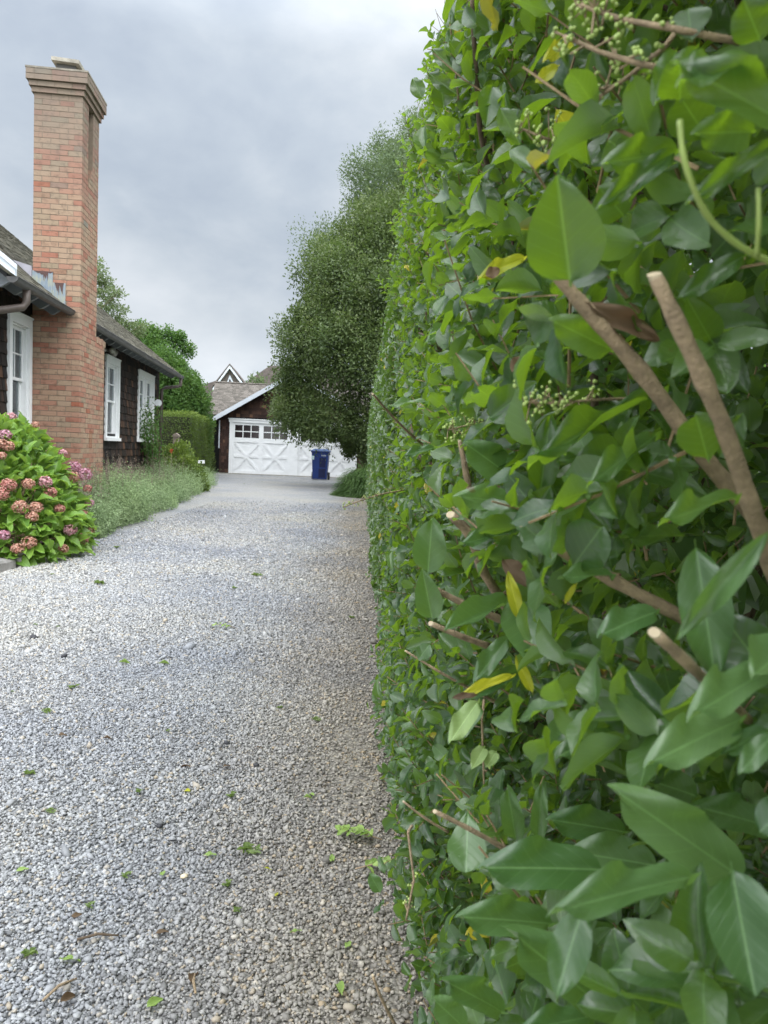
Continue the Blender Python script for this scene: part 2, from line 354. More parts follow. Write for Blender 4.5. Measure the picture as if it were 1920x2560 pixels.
def pebbles():
    VV, FF, off = [], [], 0
    for y0, y1, dens, s0, lo in ((1.1, 2.1, 28000, .0040, 0), (2.1, 4.0, 19000, .0047, 1), (4.0, 6.3, 10500, .0060, 1), (6.3, 17.0, 5600, .0076, 2)):
        A = (y1-y0)*(.51*y1+.85); n = int(A*dens)
        y = rng.uniform(y0, y1, n); x = rng.uniform(-.51*y1-.35, .50, n); s = s0*np.exp(rng.normal(0, .30, n))
        k = (x > -.51*y-.30) & ~((x < -2.95) & (y > 5.7)) & ~((x < -2.9-.045*(y-7)) & (y > 7))
        if lo == 2: k &= rng.random(n) < np.clip(1-(y-6.2)/10.8, 0, 1)**1.5
        bare = (np.hypot((x+.06)/.16, (y-2.6)/.28) < 1) | (np.hypot((x-.0)/.10, (y-3.05)/.2) < 1)
        thin = np.clip((x+.15)/.45, 0, .75)
        k &= (rng.random(n) > thin) & (~bare | (rng.random(n) < .35))
        x, y, s = x[k], y[k], s[k]; n = len(x)
        s[rng.random(n) < .007] *= 1.9
        S = np.stack([s*rng.uniform(.95, 1.45, n), s*rng.uniform(.7, 1.05, n), s*rng.uniform(.42, .8, n)], 1)
        C = np.stack([x, y, s*.3+rng.uniform(0, .004, n)], 1)
        V, F = blobs(C, S) if lo == 0 else blobs(C, S*1.12, .5, .14, OCT_V, OCT_F)
        VV.append(V); FF.append(F+off); off += len(V)
    print('pebble verts', off)
    o = mk('gravel', np.concatenate(VV), [np.concatenate(FF)], MT['pebble'], smooth=True)
    tag(o, 'loose grey and white pebbles covering the near driveway', 'gravel', kind='stuff')
pebbles()

# ------------------------------------------------------------------ leaves
def leaf_template(stations, across, fold, curl, kind='oval', wave=0.0, bend=0.0):
    """unit leaf: base at origin, tip at y=1, half-width 1; returns verts, quads, uv"""
    V, UV = [], []
    for v0 in stations:
        v = min(max(v0, 0.0), 1.0)
        if kind == 'oval': wv = abs(math.sin(math.pi*v**.88))**.64
        elif kind == 'round': wv = abs(math.sin(math.pi*v**.95))**.62
        elif kind == 'ovate': wv = abs(math.sin(math.pi*v**.70))**.72
        elif kind == 'heart': wv = math.sqrt(max(0, 1-((v-.58)/.42)**2)) if v > .58 else (max(0, v/.58))**.72
        else: wv = abs(math.sin(math.pi*v))**.7
        wv = max(wv, .035)
        for a in across:
            x = a*wv; v = v0
            z = fold*abs(x)*.5-curl*(v**2)+wave*(math.sin(v*9+a*2)*abs(a)*.07+math.sin(v*15+a*3+curl*20)*abs(a)*.035)
            V.append((x+bend*v*v, v, z)); UV.append((.5+.5*x, v))
    k = len(across); n = len(stations)
    F = [(i*k+j, i*k+j+1, (i+1)*k+j+1, (i+1)*k+j) for i in range(n-1) for j in range(k-1)]
    return np.array(V, float), np.array(F), np.array(UV)
ST_H = [-.06, 0, .08, .2, .34, .5, .66, .8, .92, 1.0]
HI = [leaf_template(ST_H, [-1, -.5, 0, .5, 1], f, c_, k, w_, b_) for f, c_, k, w_, b_ in ((.3, .05, 'oval', .6, .2), (.15, .22, 'oval', 1, -.3), (.5, .12, 'ovate', .5, .1), (.1, -.08, 'round', 1.2, 0), (.3, .30, 'ovate', .8, .35), (.2, .16, 'round', 1.0, -.15), (.7, .25, 'oval', .8, .4), (.2, .40, 'round', .6, -.3))]
ST_M = [0, .14, .38, .64, .86, 1.0]
MI = [leaf_template(ST_M, [-1, 0, 1], f, c_, k) for f, c_, k in ((.5, .05, 'oval'), (.3, .25, 'oval'), (.7, .1, 'ovate'))]
LO = [leaf_template([0, .3, .72, 1.0], [-1, 1], 0, c_, 'oval') for c_ in (.05, .22)]
def leaves(P, D, Nn, L, W, temps, tint=None, rnd=None):
    """P base, D direction, Nn upper normal (n,3); L length, W half-width (n)"""
    r = rnd or rng
    D = nrm(D); S = nrm(np.cross(D, Nn)); Nn = np.cross(S, D)
    pick = r.integers(0, len(temps), len(P))
    Vs, Fs, Us, Ts = [], [], [], []; off = 0
    for i, (tv, tf, tu) in enumerate(temps):
        k = pick == i; n = k.sum()
        if not n: continue
        l = L[k, None, None]; ww = W[k, None, None]
        V = P[k, None]+D[k, None]*(tv[None, :, 1:2]*l)+S[k, None]*(tv[None, :, 0:1]*ww)+Nn[k, None]*(tv[None, :, 2:3]*l*.9)
        m = len(tv)
        Vs.append(V.reshape(-1, 3)); Fs.append((tf[None]+m*np.arange(n)[:, None, None]).reshape(-1, 4)+off); off += n*m
        Us.append(np.tile(tu, (n, 1)))
        if tint is not None: Ts.append(np.repeat(tint[k], m))
    return np.concatenate(Vs), np.concatenate(Fs), np.concatenate(Us), (np.concatenate(Ts) if tint is not None else None)

# ------------------------------------------------------------------ the tall privet hedge on the right
H_TOP = 2.78
def hface(y, z):
    """x of the clipped face of the hedge"""
    f = .135+.02*np.sin(y*1.7+z*2.3)+.015*np.sin(y*4.1-z*3.7)
    f = f+.07*np.clip((z-1.6)/1.2, 0, 1)+.03*np.clip(z-1.9, 0, 1)
    f = f+np.clip(z-2.55, 0, 1)**1.3*.9+np.clip(.25-z, 0, 1)*.1
    return f
def shoots(n, y0, y1, deep, z0=.02, z1=2.82, lmin=.10, lmax=.24, spacing=.021):
    y = rng.uniform(y0, y1, n); z = rng.uniform(z0, z1, n)
    u = rng.random(n)**1.6*deep
    x = hface(y, z)+u+.05
    D = np.stack([rng.normal(-.62, .42, n), rng.normal(-.05, .5, n), rng.normal(.42, .42, n)], 1)
    up = z > 2.5; D[up, 2] += .7; D[up, 0] += .45
    D = nrm(D); L = rng.uniform(lmin, lmax, n)
    return np.stack([x, y, z], 1), D, L
def shoot_leaves(B, D, L, spacing, lsz, seedrot=True):
    """opposite leaf pairs along every shoot"""
    n = len(B); kmax = int(L.max()/spacing)+1
    A = nrm(np.cross(D, rng.normal(size=(n, 3)))); Bn = np.cross(D, A)
    P_, D_, N_, L_ = [], [], [], []
    for k in range(kmax):
        t = (k+.6)*spacing
        ok = t < L
        side = A if k % 2 == 0 else Bn
        fr = t/L
        for sgn in (-1, 1):
            s = side[ok]*sgn
            d = nrm(D[ok]*(.45+.35*fr[ok, None])+s*.9+rng.normal(0, .2, (ok.sum(), 3)))
            nn = nrm(D[ok]*.75-s*.45+np.array([-.35, -.15, .75])+rng.normal(0, .22, (ok.sum(), 3)))
            P_.append(B[ok]+D[ok]*t+s*.002); D_.append(d); N_.append(nn)
            L_.append(lsz*(.72+.45*np.sin(np.clip(fr[ok], 0, 1)*2.6+.25))*rng.uniform(.75, 1.2, ok.sum()))
    return np.concatenate(P_), np.concatenate(D_), np.concatenate(N_), np.concatenate(L_)
def shoot_tubes(B, D, L, r0, r1):
    """thin 4-sided tapering stems, vectorised"""
    n = len(B); A = nrm(np.cross(D, np.array([.3, .5, .8]))); C_ = np.cross(D, A)
    V = []
    for t, r in ((0, r0), (.55, (r0+r1)/2), (1.0, r1)):
        c_ = B+D*(L*t)[:, None]
        if t == .55: c_ = c_+A*(L*.04)[:, None]
        for q in ((1, 0), (0, 1), (-1, 0), (0, -1)): V.append(c_+A*q[0]*r+C_*q[1]*r)
    V = np.stack(V, 1)
    F = np.array([(4*i+j, 4*i+(j+1) % 4, 4*i+4+(j+1) % 4, 4*i+4+j) for i in (0, 1) for j in range(4)]+[(8, 9, 10, 11)])
    return V.reshape(-1, 3), (F[None]+12*np.arange(n)[:, None, None]).reshape(-1, 4)
hedge = empty('hedge', (.55, 9, 0), label='tall dense green privet hedge running along the right side of the gravel', cat='hedge')
HO = np.array([.55, 9, 0.])
def hedge_part(name, V, Fs, m, **k):
    return mk(name, V-HO, Fs, m, hedge, **k)
def cull(P, D, L, face_pad, keepfrac, rmin=.40):
    tip = P+D*L[:, None]; mid = P+D*(L*.5)[:, None]
    f = hface(mid[:, 1], mid[:, 2])
    out = np.minimum(tip[:, 0], mid[:, 0]) < f-face_pad
    ok = ~out | (rng.random(len(P)) < keepfrac)
    hard = np.minimum(tip[:, 0], P[:, 0]) < f-face_pad-.035
    dist = np.minimum(np.linalg.norm(P-EYE, axis=1), np.linalg.norm(tip-EYE, axis=1))
    near = (dist < rmin) | ((mid[:, 1] < .5) & (mid[:, 0] < .6*np.clip(mid[:, 1], 0, 1)-.04) & (mid[:, 1] > -.1) & (abs(mid[:, 2]-HC) < .45) & (dist < .34))
    return ok & ~hard & ~near & (mid[:, 2] > .01)
twV, twF, twn = [], [], 0
def add_tw(V, F):
    global twn
    twV.append(V); twF.append(F+twn); twn += len(V)
# near section
B, D, L = shoots(4000, -.5, 3.6, .55)
P, DD, NN, LL = shoot_leaves(B, D, L, .019, .0355)
k = cull(P, DD, LL, .03, .10); P, DD, NN, LL = P[k], DD[k], NN[k], LL[k]
V, F, U, _ = leaves(P, DD, NN, LL, LL*rng.uniform(.21, .32, len(LL)), HI)
print('near leaves', len(P))
# loose sprigs that outgrew the clipped face, mostly high up
B3, D3, L3 = shoots(210, .9, 5.0, .05, z0=1.7, z1=2.85); B3[:, 0] += .01; D3[:, 2] += 1.0; D3[:, 0] *= .6; D3 = nrm(D3); L3 = L3*1.25
P3, DD3, NN3, LL3 = shoot_leaves(B3, D3, L3, .021, .036)
V3_, F3_, U3_, _ = leaves(P3, DD3, NN3, LL3, LL3*.27, HI); F = np.concatenate([F, F3_+len(V)]); V = np.concatenate([V, V3_]); U = np.concatenate([U, U3_])
add_tw(*shoot_tubes(B3, D3, L3, .0018, .0008))
hedge_part('near_foliage', V, [F], MT['privet'], uv=U, smooth=True, label='glossy oval leaves nearest the viewer')
ok = (B[:, 0]+D[:, 0]*L > hface(B[:, 1], B[:, 2])-.05) & (np.linalg.norm(B+D*L[:, None]-EYE, axis=1) > .46) & (np.linalg.norm(B-EYE, axis=1) > .46)
add_tw(*shoot_tubes(B[ok], D[ok], L[ok]*1.02, .0016, .0008))
# middle section
B, D, L = shoots(4200, 3.4, 8.5, .40)
P, DD, NN, LL = shoot_leaves(B, D, L, .024, .040)
k = cull(P, DD, LL, .02, .08); P, DD, NN, LL = P[k], DD[k], NN[k], LL[k]
print('mid leaves', len(P))
V1, F1, U1, _ = leaves(P, DD, NN, LL, LL*.27, MI)
B2, D2, L2 = shoots(5200, 8.3, 19.8, .32)
P, DD, NN, LL = shoot_leaves(B2, D2, L2, .032, .047)
k = cull(P, DD, LL, .015, .05); P, DD, NN, LL = P[k], DD[k], NN[k], LL[k]
print('far leaves', len(P))
V2, F2, U2_, _ = leaves(P, DD, NN, LL, LL*.3, LO)
# inner mass and far side: sparser, larger leaves
n = 48000
y = np.where(rng.random(n) < .5, rng.uniform(-.5, 4.5, n), rng.uniform(-.5, 19.8, n)); z = rng.uniform(.03, 2.72, n); x = rng.uniform(.45, 1.5, n)
P = np.stack([x, y, z], 1); DD = nrm(rng.normal(size=(n, 3))+[.1, 0, .3]); NN = nrm(rng.normal(size=(n, 3))+[0, 0, .8]); LL = rng.uniform(.05, .075, n)
V3, F3, U3, _ = leaves(P, DD, NN, LL, LL*.34, LO)
n = 14000                                  # top
y = rng.uniform(-.5, 19.8, n); x = rng.uniform(.25, 1.2, n); z = H_TOP-.06+rng.normal(0, .05, n)-np.clip(.42-x, 0, 1)**1.2*.8
P = np.stack([x, y, z], 1); DD = nrm(rng.normal(size=(n, 3))+[0, 0, .6]); NN = nrm(rng.normal(size=(n, 3))+[0, 0, 1.]); LL = rng.uniform(.035, .055, n)
V4, F4, U4, _ = leaves(P, DD, NN, LL, LL*.3, LO)
V = np.concatenate([V1, V2, V3, V4]); o1, o2, o3 = len(V1), len(V1)+len(V2), len(V1)+len(V2)+len(V3)
hedge_part('foliage', V, [np.concatenate([F1, F2+o1, F3+o2, F4+o3])], MT['privetf'], smooth=True)
ok = (B[:, 0]+D[:, 0]*L > hface(B[:, 1], B[:, 2])-.03)
add_tw(*shoot_tubes(B[ok], D[ok], L[ok], .0016, .001))
hedge_part('twigs', np.concatenate(twV), [np.concatenate(twF)], MT['twig'])
# woody stems inside
mb = MB()
for i in range(120):
    y = rng.uniform(-.3, 19.5) if i > 60 else rng.uniform(-.2, 4)
    x = rng.uniform(.34, .95) if y > 2 else rng.uniform(.6, 1.1); p = np.array([x, y, 0.]); pts = [p]
    d = nrm(np.array([rng.normal(-.05, .12), rng.normal(0, .15), 1.]))
    for s_ in range(7):
        d = nrm(d+rng.normal(0, .12, 3)+[0, 0, .1]); p = p+d*.38; p[0] = max(p[0], hface(p[1], p[2])+.08); pts.append(p)
    mb.tube(np.array(pts), np.linspace(.011, .003, 8), 6)
    for b in range(5):
        q = pts[rng.integers(1, 7)]; d2 = nrm(np.array([rng.normal(-.6, .4), rng.normal(0, .5), rng.uniform(.2, .9)]))
        e = q+d2*rng.uniform(.15, .4)
        if np.linalg.norm(e-EYE) < .85 or np.linalg.norm((q+e)/2-EYE) < .85: continue
        e[0] = max(e[0], hface(e[1], e[2])+.01)
        mb.tube(np.array([q, (q+e)/2+rng.normal(0, .01, 3), e]), [.005, .0038, .0026], 5)
V = np.concatenate(mb.V)-HO
mk('branches', V, [np.concatenate(f) for f in mb.F.values()], MT['bark'], hedge, smooth=True)

# hero stems: thick cut stems close to the viewer (photo point, depth along the drive, radius in m)
def stem(pts, cut=True, name='cut_stem', m='stem', label=None, rr=None):
    P = np.array([aty(px, py, y) for px, py, y, r in pts]); Rr = np.array([r for *_, r in pts])*.84
    # resample smoothly
    t = np.linspace(0, len(P)-1, (len(P)-1)*5+1); Pi = np.stack([np.interp(t, range(len(P)), P[:, i]) for i in range(3)], 1)
    for _ in range(5): Pi[1:-1] = (Pi[:-2]+2*Pi[1:-1]+Pi[2:])/4
    ri = np.interp(t, range(len(P)), Rr)*(1+.07*np.sin(t*7.3)); 
    nodes = (np.arange(len(t)) % 6 == 4); ri = ri*np.where(nodes, 1.10, 1)
    mb = MB(); mb.tube(Pi-HO, ri, 10)
    o = mb.build(name, MT[m], hedge, smooth=True)
    if label: o['label'] = label
    if cut:
        d = nrm(Pi[0]-Pi[1]); A = nrm(np.cross(d, [0, .2, 1])); Bq = np.cross(A, d); c0 = Pi[0]+d*.0006
        a = np.arange(12)*2*math.pi/12
        top = c0+ri[0]*.97*(np.cos(a)[:, None]*A+np.sin(a)[:, None]*Bq)+d*(np.cos(a)*ri[0]*.45+ri[0]*.45)[:, None]
        bot = c0-d*.001+ri[0]*1.0*(np.cos(a)[:, None]*A+np.sin(a)[:, None]*Bq)
        VV = np.concatenate([bot, top])-HO
        mk('cut_end', VV, [[[i, (i+1) % 12, 12+(i+1) % 12, 12+i] for i in range(12)], [list(range(12, 24))]], MT['pith'], o)
    return o
stem([(1365, 655, .40, .0036), (1470, 780, .40, .0045), (1600, 920, .41, .0052), (1740, 1120, .43, .0056), (1850, 1250, .46, .006), (1990, 1420, .50, .0065)], label='thick pale brown stem snipped at its tip')
stem([(1640, 695, .34, .0036), (1690, 800, .34, .0044), (1760, 950, .35, .0048), (1830, 1120, .37, .005), (1900, 1330, .40, .0055), (1960, 1500, .44, .006)])
stem([(1305, 1315, .52, .0022), (1400, 1375, .50, .0042), (1530, 1450, .50, .005), (1680, 1530, .50, .0055), (1830, 1605, .52, .006), (1990, 1680, .56, .0065)])
stem([(1640, 1585, .33, .0030), (1700, 1640, .34, .0032), (1800, 1735, .37, .0032), (1870, 1800, .42, .0034)])
stem([(1130, 1290, .74, .0050), (1180, 1340, .75, .0052), (1200, 1420, .78, .006), (1255, 1500, .84, .006), (1300, 1580, .9, .0065)])
stem([(1150, 1105, .80, .0026), (1165, 1180, .80, .0040), (1180, 1260, .82, .0044)])
stem([(932, 985, 1.6, .0028), (975, 1035, 1.7, .003), (1030, 1090, 1.8, .004), (1080, 1130, 1.95, .004)])
stem([(1080, 1470, .75, .0038), (1160, 1510, .76, .004), (1240, 1545, .78, .0045), (1330, 1580, .82, .005)])
stem([(1080, 1560, .72, .0030), (1150, 1590, .73, .0035), (1220, 1615, .76, .004)])
stem([(1090, 2030, .55, .0019), (1180, 2075, .56, .0022), (1260, 2120, .58, .0025), (1330, 2160, .6, .003)])
stem([(1015, 1628, .95, .0014), (1090, 1675, .95, .002), (1180, 1725, .97, .0024), (1250, 1760, 1.0, .003)])
stem([(932, 2440, 1.0, .0022), (950, 2490, 1.0, .0024), (975, 2540, 1.02, .0026), (1010, 2600, 1.05, .003)])
stem([(1010, 2005, .9, .0016), (1060, 2045, .9, .0018), (1120, 2080, .92, .002)])
stem([(1180, 0, 1.05, .0034), (1184, 90, 1.06, .0036), (1192, 200, 1.08, .0040), (1198, 330, 1.12, .0044), (1230, 460, 1.2, .005)][::1], cut=False, name='tall_shoot', m='bark', label='dark upright shoot standing above the hedge')
stem([(1125, 60, 1.15, .0012), (1133, 130, 1.16, .0014), (1142, 200, 1.18, .0016), (1146, 250, 1.2, .002)], cut=False, name='side_twig')
stem([(1700, 300, .27, .0012), (1706, 400, .27, .0012), (1760, 540, .28, .0013), (1850, 620, .29, .0014), (1960, 670, .30, .0016)], cut=False, name='tendril', m='berry', label='curling green tendril crossing in front of the leaves')
stem([(1896, 470, .28, .0010), (1898, 560, .28, .0011), (1892, 640, .29, .0011)], cut=False, name='tendril', m='berry')
# flowering twigs: budded sprays
def spray(pts, nb, r=.0010, seed=1, m='twig'):
    P = np.array([aty(px, py, y) for px, py, y in pts])
    rs = np.random.default_rng(seed)
    t = np.linspace(0, len(P)-1, (len(P)-1)*5+1); Pi = np.stack([np.interp(t, range(len(P)), P[:, i]) for i in range(3)], 1)
    mb = MB(); mb.tube(Pi-HO, np.linspace(r*.7, r*1.2, len(Pi)), 6)
    bb = []
    for i in range(nb):
        q = Pi[int(rs.random()**1.5*len(Pi)*.7)]
        e = q+rs.normal(0, 1, 3)*[.0045, .004, .006]+[0, 0, .002]
        mb.tube(np.array([q, (q+e)/2, e])-HO, r*.45, 4)
        for _ in range(3): bb.append(e+rs.normal(0, .0016, 3))
    o = mb.build('flower_spray', MT['stem'], hedge, smooth=True)
    if not bb: return o
    bb = np.array(bb); V, F = blobs(bb, np.full((len(bb), 3), .0013)*rs.uniform(.7, 1.4, (len(bb), 1)), jit=.05)
    mk('buds', V-HO, [F], MT['berry'], o, smooth=True)
spray([(1310, 1005, .50), (1390, 1008, .50), (1480, 1000, .51), (1590, 995, .53)], 26, seed=2)
spray([(1120, 1075, .75), (1180, 1060, .76), (1250, 1075, .8)], 22, seed=4)
spray([(1300, 320, .55), (1360, 345, .55), (1420, 360, .58)], 18, seed=5)
spray([(1410, 90, .42), (1500, 130, .41), (1600, 160, .40), (1700, 180, .40)], 12, .0014, seed=6)
spray([(1440, 10, .44), (1560, 50, .42), (1700, 75, .40), (1850, 105, .40)], 30, .0016, seed=7)
spray([(1480, 255, .45), (1560, 200, .44), (1660, 120, .42), (1690, 80, .42)], 20, .0013, seed=8)
spray([(858, 1268, 1.75), (900, 1252, 1.8), (950, 1236, 1.85), (1010, 1225, 1.95)], 22, .0016, seed=9)
spray([(1660, 425, .45), (1600, 425, .45), (1560, 410, .47)], 12, seed=10)
spray([(1500, 760, .6), (1560, 700, .6), (1610, 660, .62)], 0, .0013, seed=11)
spray([(1015, 2300, .8), (1035, 2200, .8), (1020, 2080, .8), (1030, 2065, .82)], 6, .0016, seed=12)
spray([(1210, 1960, .7), (1208, 1900, .7), (1205, 1800, .7), (1210, 1750, .72)], 2, .0012, seed=13)

# hero leaves: (base x,y photo, tip x,y photo, depth base, depth tip, half width px, facing, template, kind)
def hero(lst, name, m):
    P0 = []; D_ = []; N_ = []; L_ = []; W_ = []; T_ = []
    VV, FF, UU = [], [], []; off = 0
    for bx, by, tx, ty, y0, y1, hw, up, tp in lst:
        a = aty(bx, by, y0); b = aty(tx, ty, y1); l = np.linalg.norm(b-a); d = (b-a)/l
        ym = (y0+y1)/2; view = nrm(EYE-(a+b)/2)
        n_ = nrm(view*(1-abs(up))+np.array([-.15, -.2, 1.0])*up) if abs(up) < .99 else np.array([-.1, -.2, 1.])
        wd = hw/F_PX*ym*1.03
        tv, tf, tu = temps_hero[tp]
        S = nrm(np.cross(d, n_)); n2 = np.cross(S, d)
        V = a+d*(tv[:, 1:2]*l)+S*(tv[:, 0:1]*wd)+n2*(tv[:, 2:3]*l*.9)
        VV.append(V-HO); FF.append(tf+off); UU.append(tu); off += len(tv)
    return mk(name, np.concatenate(VV), [np.concatenate(FF)], MT[m], hedge, uv=np.concatenate(UU), smooth=True)
ST_X = [-.07, -.03, 0, .04, .1, .18, .27, .36, .45, .54, .63, .72, .8, .87, .93, .97, 1.0]
AX = [-1, -.75, -.5, -.25, 0, .25, .5, .75, 1]
temps_hero = {k_: leaf_template(ST_X, AX, f, c_, kd, w_) for k_, (f, c_, kd, w_) in dict(
    a=(.2, .10, 'oval', 1.0), b=(.4, .16, 'ovate', .7), c=(.2, .2, 'oval', 1.2), h=(.16, .05, 'heart', .6), o=(.35, -.06, 'ovate', .7)).items()}
heroes = [
    # upper big leaf and neighbours
    (1425, 700, 1392, 435, .37, .35, 92, .10, 'o'),
    (1530, 875, 1385, 800, .42, .40, 46, .15, 'a'), (1225, 1045, 1345, 955, .62, .60, 42, .2, 'o'),
    (1275, 1190, 1170, 1110, .66, .63, 45, .15, 'a'), (1350, 1240, 1375, 1040, .60, .58, 38, .1, 'a'),
    (1305, 1262, 1150, 1235, .62, .58, 36, .25, 'a'), (1290, 1330, 1150, 1352, .63, .6, 20, .5, 'a'),
    (1320, 1310, 1380, 1210, .6, .58, 40, .1, 'o'), (1420, 1180, 1340, 1225, .5, .47, 0.1, .2, 'a'),
    (1650, 985, 1320, 1135, .50, .46, 26, .6, 'a'), (1640, 1090, 1470, 1200, .47, .44, 30, .5, 'a'),
    (1770, 1150, 1740, 1040, .38, .36, 58, .05, 'h'), (1800, 1140, 1850, 1040, .40, .38, 40, .1, 'a'),
    (1560, 1290, 1490, 1215, .5, .5, 62, .2, 'h'), (1430, 1420, 1500, 1320, .46, .43, 68, .25, 'h'),
    (1610, 1215, 1480, 1300, .56, .52, 34, .2, 'a'), (1840, 1245, 1655, 1290, .37, .34, 34, .55, 'a'),
    (1700, 1340, 1560, 1330, .5, .46, 40, .45, 'a'), (1530, 1440, 1400, 1435, .46, .44, 24, .6, 'a'),
    (1920, 1330, 1690, 1600, .27, .29, 30, -.1, 'a'), (1740, 1370, 1790, 1700, .36, .35, 62, .3, 'a'),
    (1960, 1620, 1880, 1700, .33, .3, 70, .3, 'o'),
    # pale central leaves
    (1300, 1505, 1345, 1682, .60, .55, 62, .35, 'o'), (1265, 1510, 1105, 1590, .62, .56, 36, .5, 'o'),
    (1270, 1595, 1185, 1700, .65, .62, 26, .4, 'a'), (1640, 1530, 1500, 1580, .44, .42, 44, .5, 'a'),
    (1295, 1680, 1180, 1740, .66, .63, 22, .3, 'b'), (1080, 1545, 1055, 1420, .75, .74, 34, .1, 'o'),
    (1090, 1330, 1130, 1290, .7, .7, .1, .1, 'a'), (1070, 1430, 1080, 1300, .72, .7, 42, .1, 'a'),
    (1200, 1760, 1125, 1850, .70, .66, 30, .4, 'a'), (1120, 1855, 990, 1790, .78, .75, .1, .4, 'a'),
    (1575, 1780, 1400, 1885, .50, .46, 56, .25, 'a'), (1475, 1790, 1350, 1880, .54, .52, 42, .3, 'a'),
    (1560, 1830, 1700, 1850, .5, .48, 40, .3, 'a'), (1850, 1800, 1628, 1895, .33, .30, 60, .35, 'a'),
    (1920, 1680, 1735, 1770, .34, .30, 56, .5, 'a'), (1915, 1825, 1810, 1880, .32, .31, 28, .3, 'a'), (1930, 1840, 1850, 1930, .31, .30, 30, .3, 'a'),
    (1740, 1990, 1630, 1950, .48, .47, 50, .2, 'a'),
    # lower right cluster
    (1845, 2190, 1552, 1980, .36, .34, 78, .12, 'a'), (1725, 2195, 1392, 2260, .31, .275, 52, .45, 'a'),
    (1830, 2175, 1885, 2480, .29, .28, 86, .35, 'o'), (1455, 2275, 1390, 2490, .30, .285, 52, .3, 'a'),
    (1500, 2175, 1210, 2160, .44, .42, 66, .35, 'a'), (1640, 2165, 1430, 2125, .5, .5, 60, .3, 'a'),
    (1375, 2310, 1158, 2285, .47, .44, 50, .3, 'a'), (1505, 2520, 1300, 2330, .42, .38, 70, .3, 'a'),
    (1745, 2350, 1630, 2520, .38, .35, 66, .3, 'o'), (1620, 2340, 1700, 2310, .42, .42, 60, .2, 'h'),
    (1560, 2080, 1380, 2045, .55, .53, 46, .25, 'a'), (1255, 2530, 1125, 2450, .48, .45, 40, .3, 'a'),
    (1170, 2030, 1165, 2180, .60, .57, 50, .4, 'h'), (1290, 2100, 1270, 1975, .60, .58, 30, .2, 'a'),
    (1160, 2570, 1090, 2500, .5, .49, 40, .3, 'a'), (1930, 2070, 1750, 2010, .42, .40, 50, .3, 'a'),
    (1900, 2080, 1990, 1990, .33, .33, 46, .3, 'a'), (1345, 2100, 1355, 1960, .58, .56, 22, .1, 'a'),
    (1920, 2460, 1890, 2560, .36, .34, 60, .3, 'a'), (1490, 2540, 1300, 2570, .42, .4, 36, .5, 'a'),
    # upper right
    (1880, 150, 1700, 190, .27, .26, 50, .5, 'a'), (2010, 340, 1700, 140, .27, .26, 62, .35, 'a'),
    (1690, 130, 1640, 250, .38, .37, 34, .1, 'a'), (1740, 120, 1640, 250, .36, .36, 30, .1, 'a'),
    (1690, 380, 1520, 400, .40, .38, 46, .2, 'a'), (1600, 400, 1520, 350, .5, .5, 60, .1, 'h'),
    (1690, 380, 1500, 510, .38, .37, 30, .2, 'a'), (1950, 350, 1720, 500, .28, .28, 26, .2, 'a'),
    (1880, 330, 1750, 330, .34, .32, 50, .1, 'a'), (1770, 350, 1700, 240, .42, .4, 60, .1, 'h'),
    (1650, 330, 1640, 220, .45, .44, 44, .1, 'a'), (1960, 420, 1900, 380, .3, .3, 60, .1, 'a'),
    (1700, 250, 1700, 160, .36, .34, 50, .1, 'a'), (1620, 150, 1570, 110, .45, .45, 30, .1, 'a'),
    (1250, 270, 1300, 360, .6, .6, 24, .1, 'a'), (1230, 215, 1215, 320, .7, .7, 28, .1, 'o'),
    (1730, 100, 1720, 20, .4, .4, 50, .1, 'h'), (1900, 100, 1860, 0, .34, .33, 50, .1, 'a'),
    (1560, 540, 1500, 470, .45, .44, 50, .15, 'a'), (1780, 640, 1850, 560, .42, .4, 60, .1, 'a'), (1860, 640, 1700, 740, .4, .4, 30, .2, 'a'),
    # tall shoot's leaves at the top edge
    (1183, 60, 1140, 30, 1.05, 1.04, 15, .1, 'a'), (1184, 90, 1235, 50, 1.05, 1.04, 22, .1, 'a'), (1142, 170, 1130, 85, 1.15, 1.15, 20, .1, 'a'),
    (1142, 180, 1080, 120, 1.15, 1.15, 18, .1, 'a'), (1140, 235, 1070, 180, 1.17, 1.17, 18, .1, 'a'), (1150, 170, 1200, 110, 1.15, 1.15, 22, .1, 'a'),
    (1055, 245, 1032, 195, 1.3, 1.3, 18, .1, 'a'), (1110, 270, 1100, 200, 1.2, 1.2, 26, .1, 'o'), (1205, 250, 1260, 200, 1.1, 1.1, 22, .1, 'a'), (1225, 80, 1220, 0, 1.0, 1.0, 30, .1, 'a'),
    (1165, 145, 1185, 85, 1.18, 1.18, 20, .1, 'a'), (1188, 175, 1150, 215, 1.1, 1.1, 18, .1, 'a'),
    # left edge leaves over the gravel
    (1155, 790, 1060, 855, .95, .92, 16, .5, 'a'), (1085, 1120, 1010, 1135, 1.0, .98, 14, .5, 'a'), (1065, 1005, 970, 1010, 1.1, 1.1, 10, .6, 'a'),
    (1075, 1610, 1045, 1650, .9, .9, 20, .2, 'a'), (950, 2230, 925, 2185, 1.35, 1.35, 18, .4, 'a'),
]
heroes = [h for h in heroes if h[6] > 1]
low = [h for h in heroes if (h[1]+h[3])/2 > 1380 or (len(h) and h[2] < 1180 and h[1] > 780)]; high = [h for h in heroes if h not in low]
hero(high, 'large_leaves', 'privet')['label'] = 'large bright green leaves reaching out of the upper hedge'
hero(low, 'large_leaves', 'privetp')['label'] = 'large grey-green leaves low on the near hedge, painted paler for sky sheen'
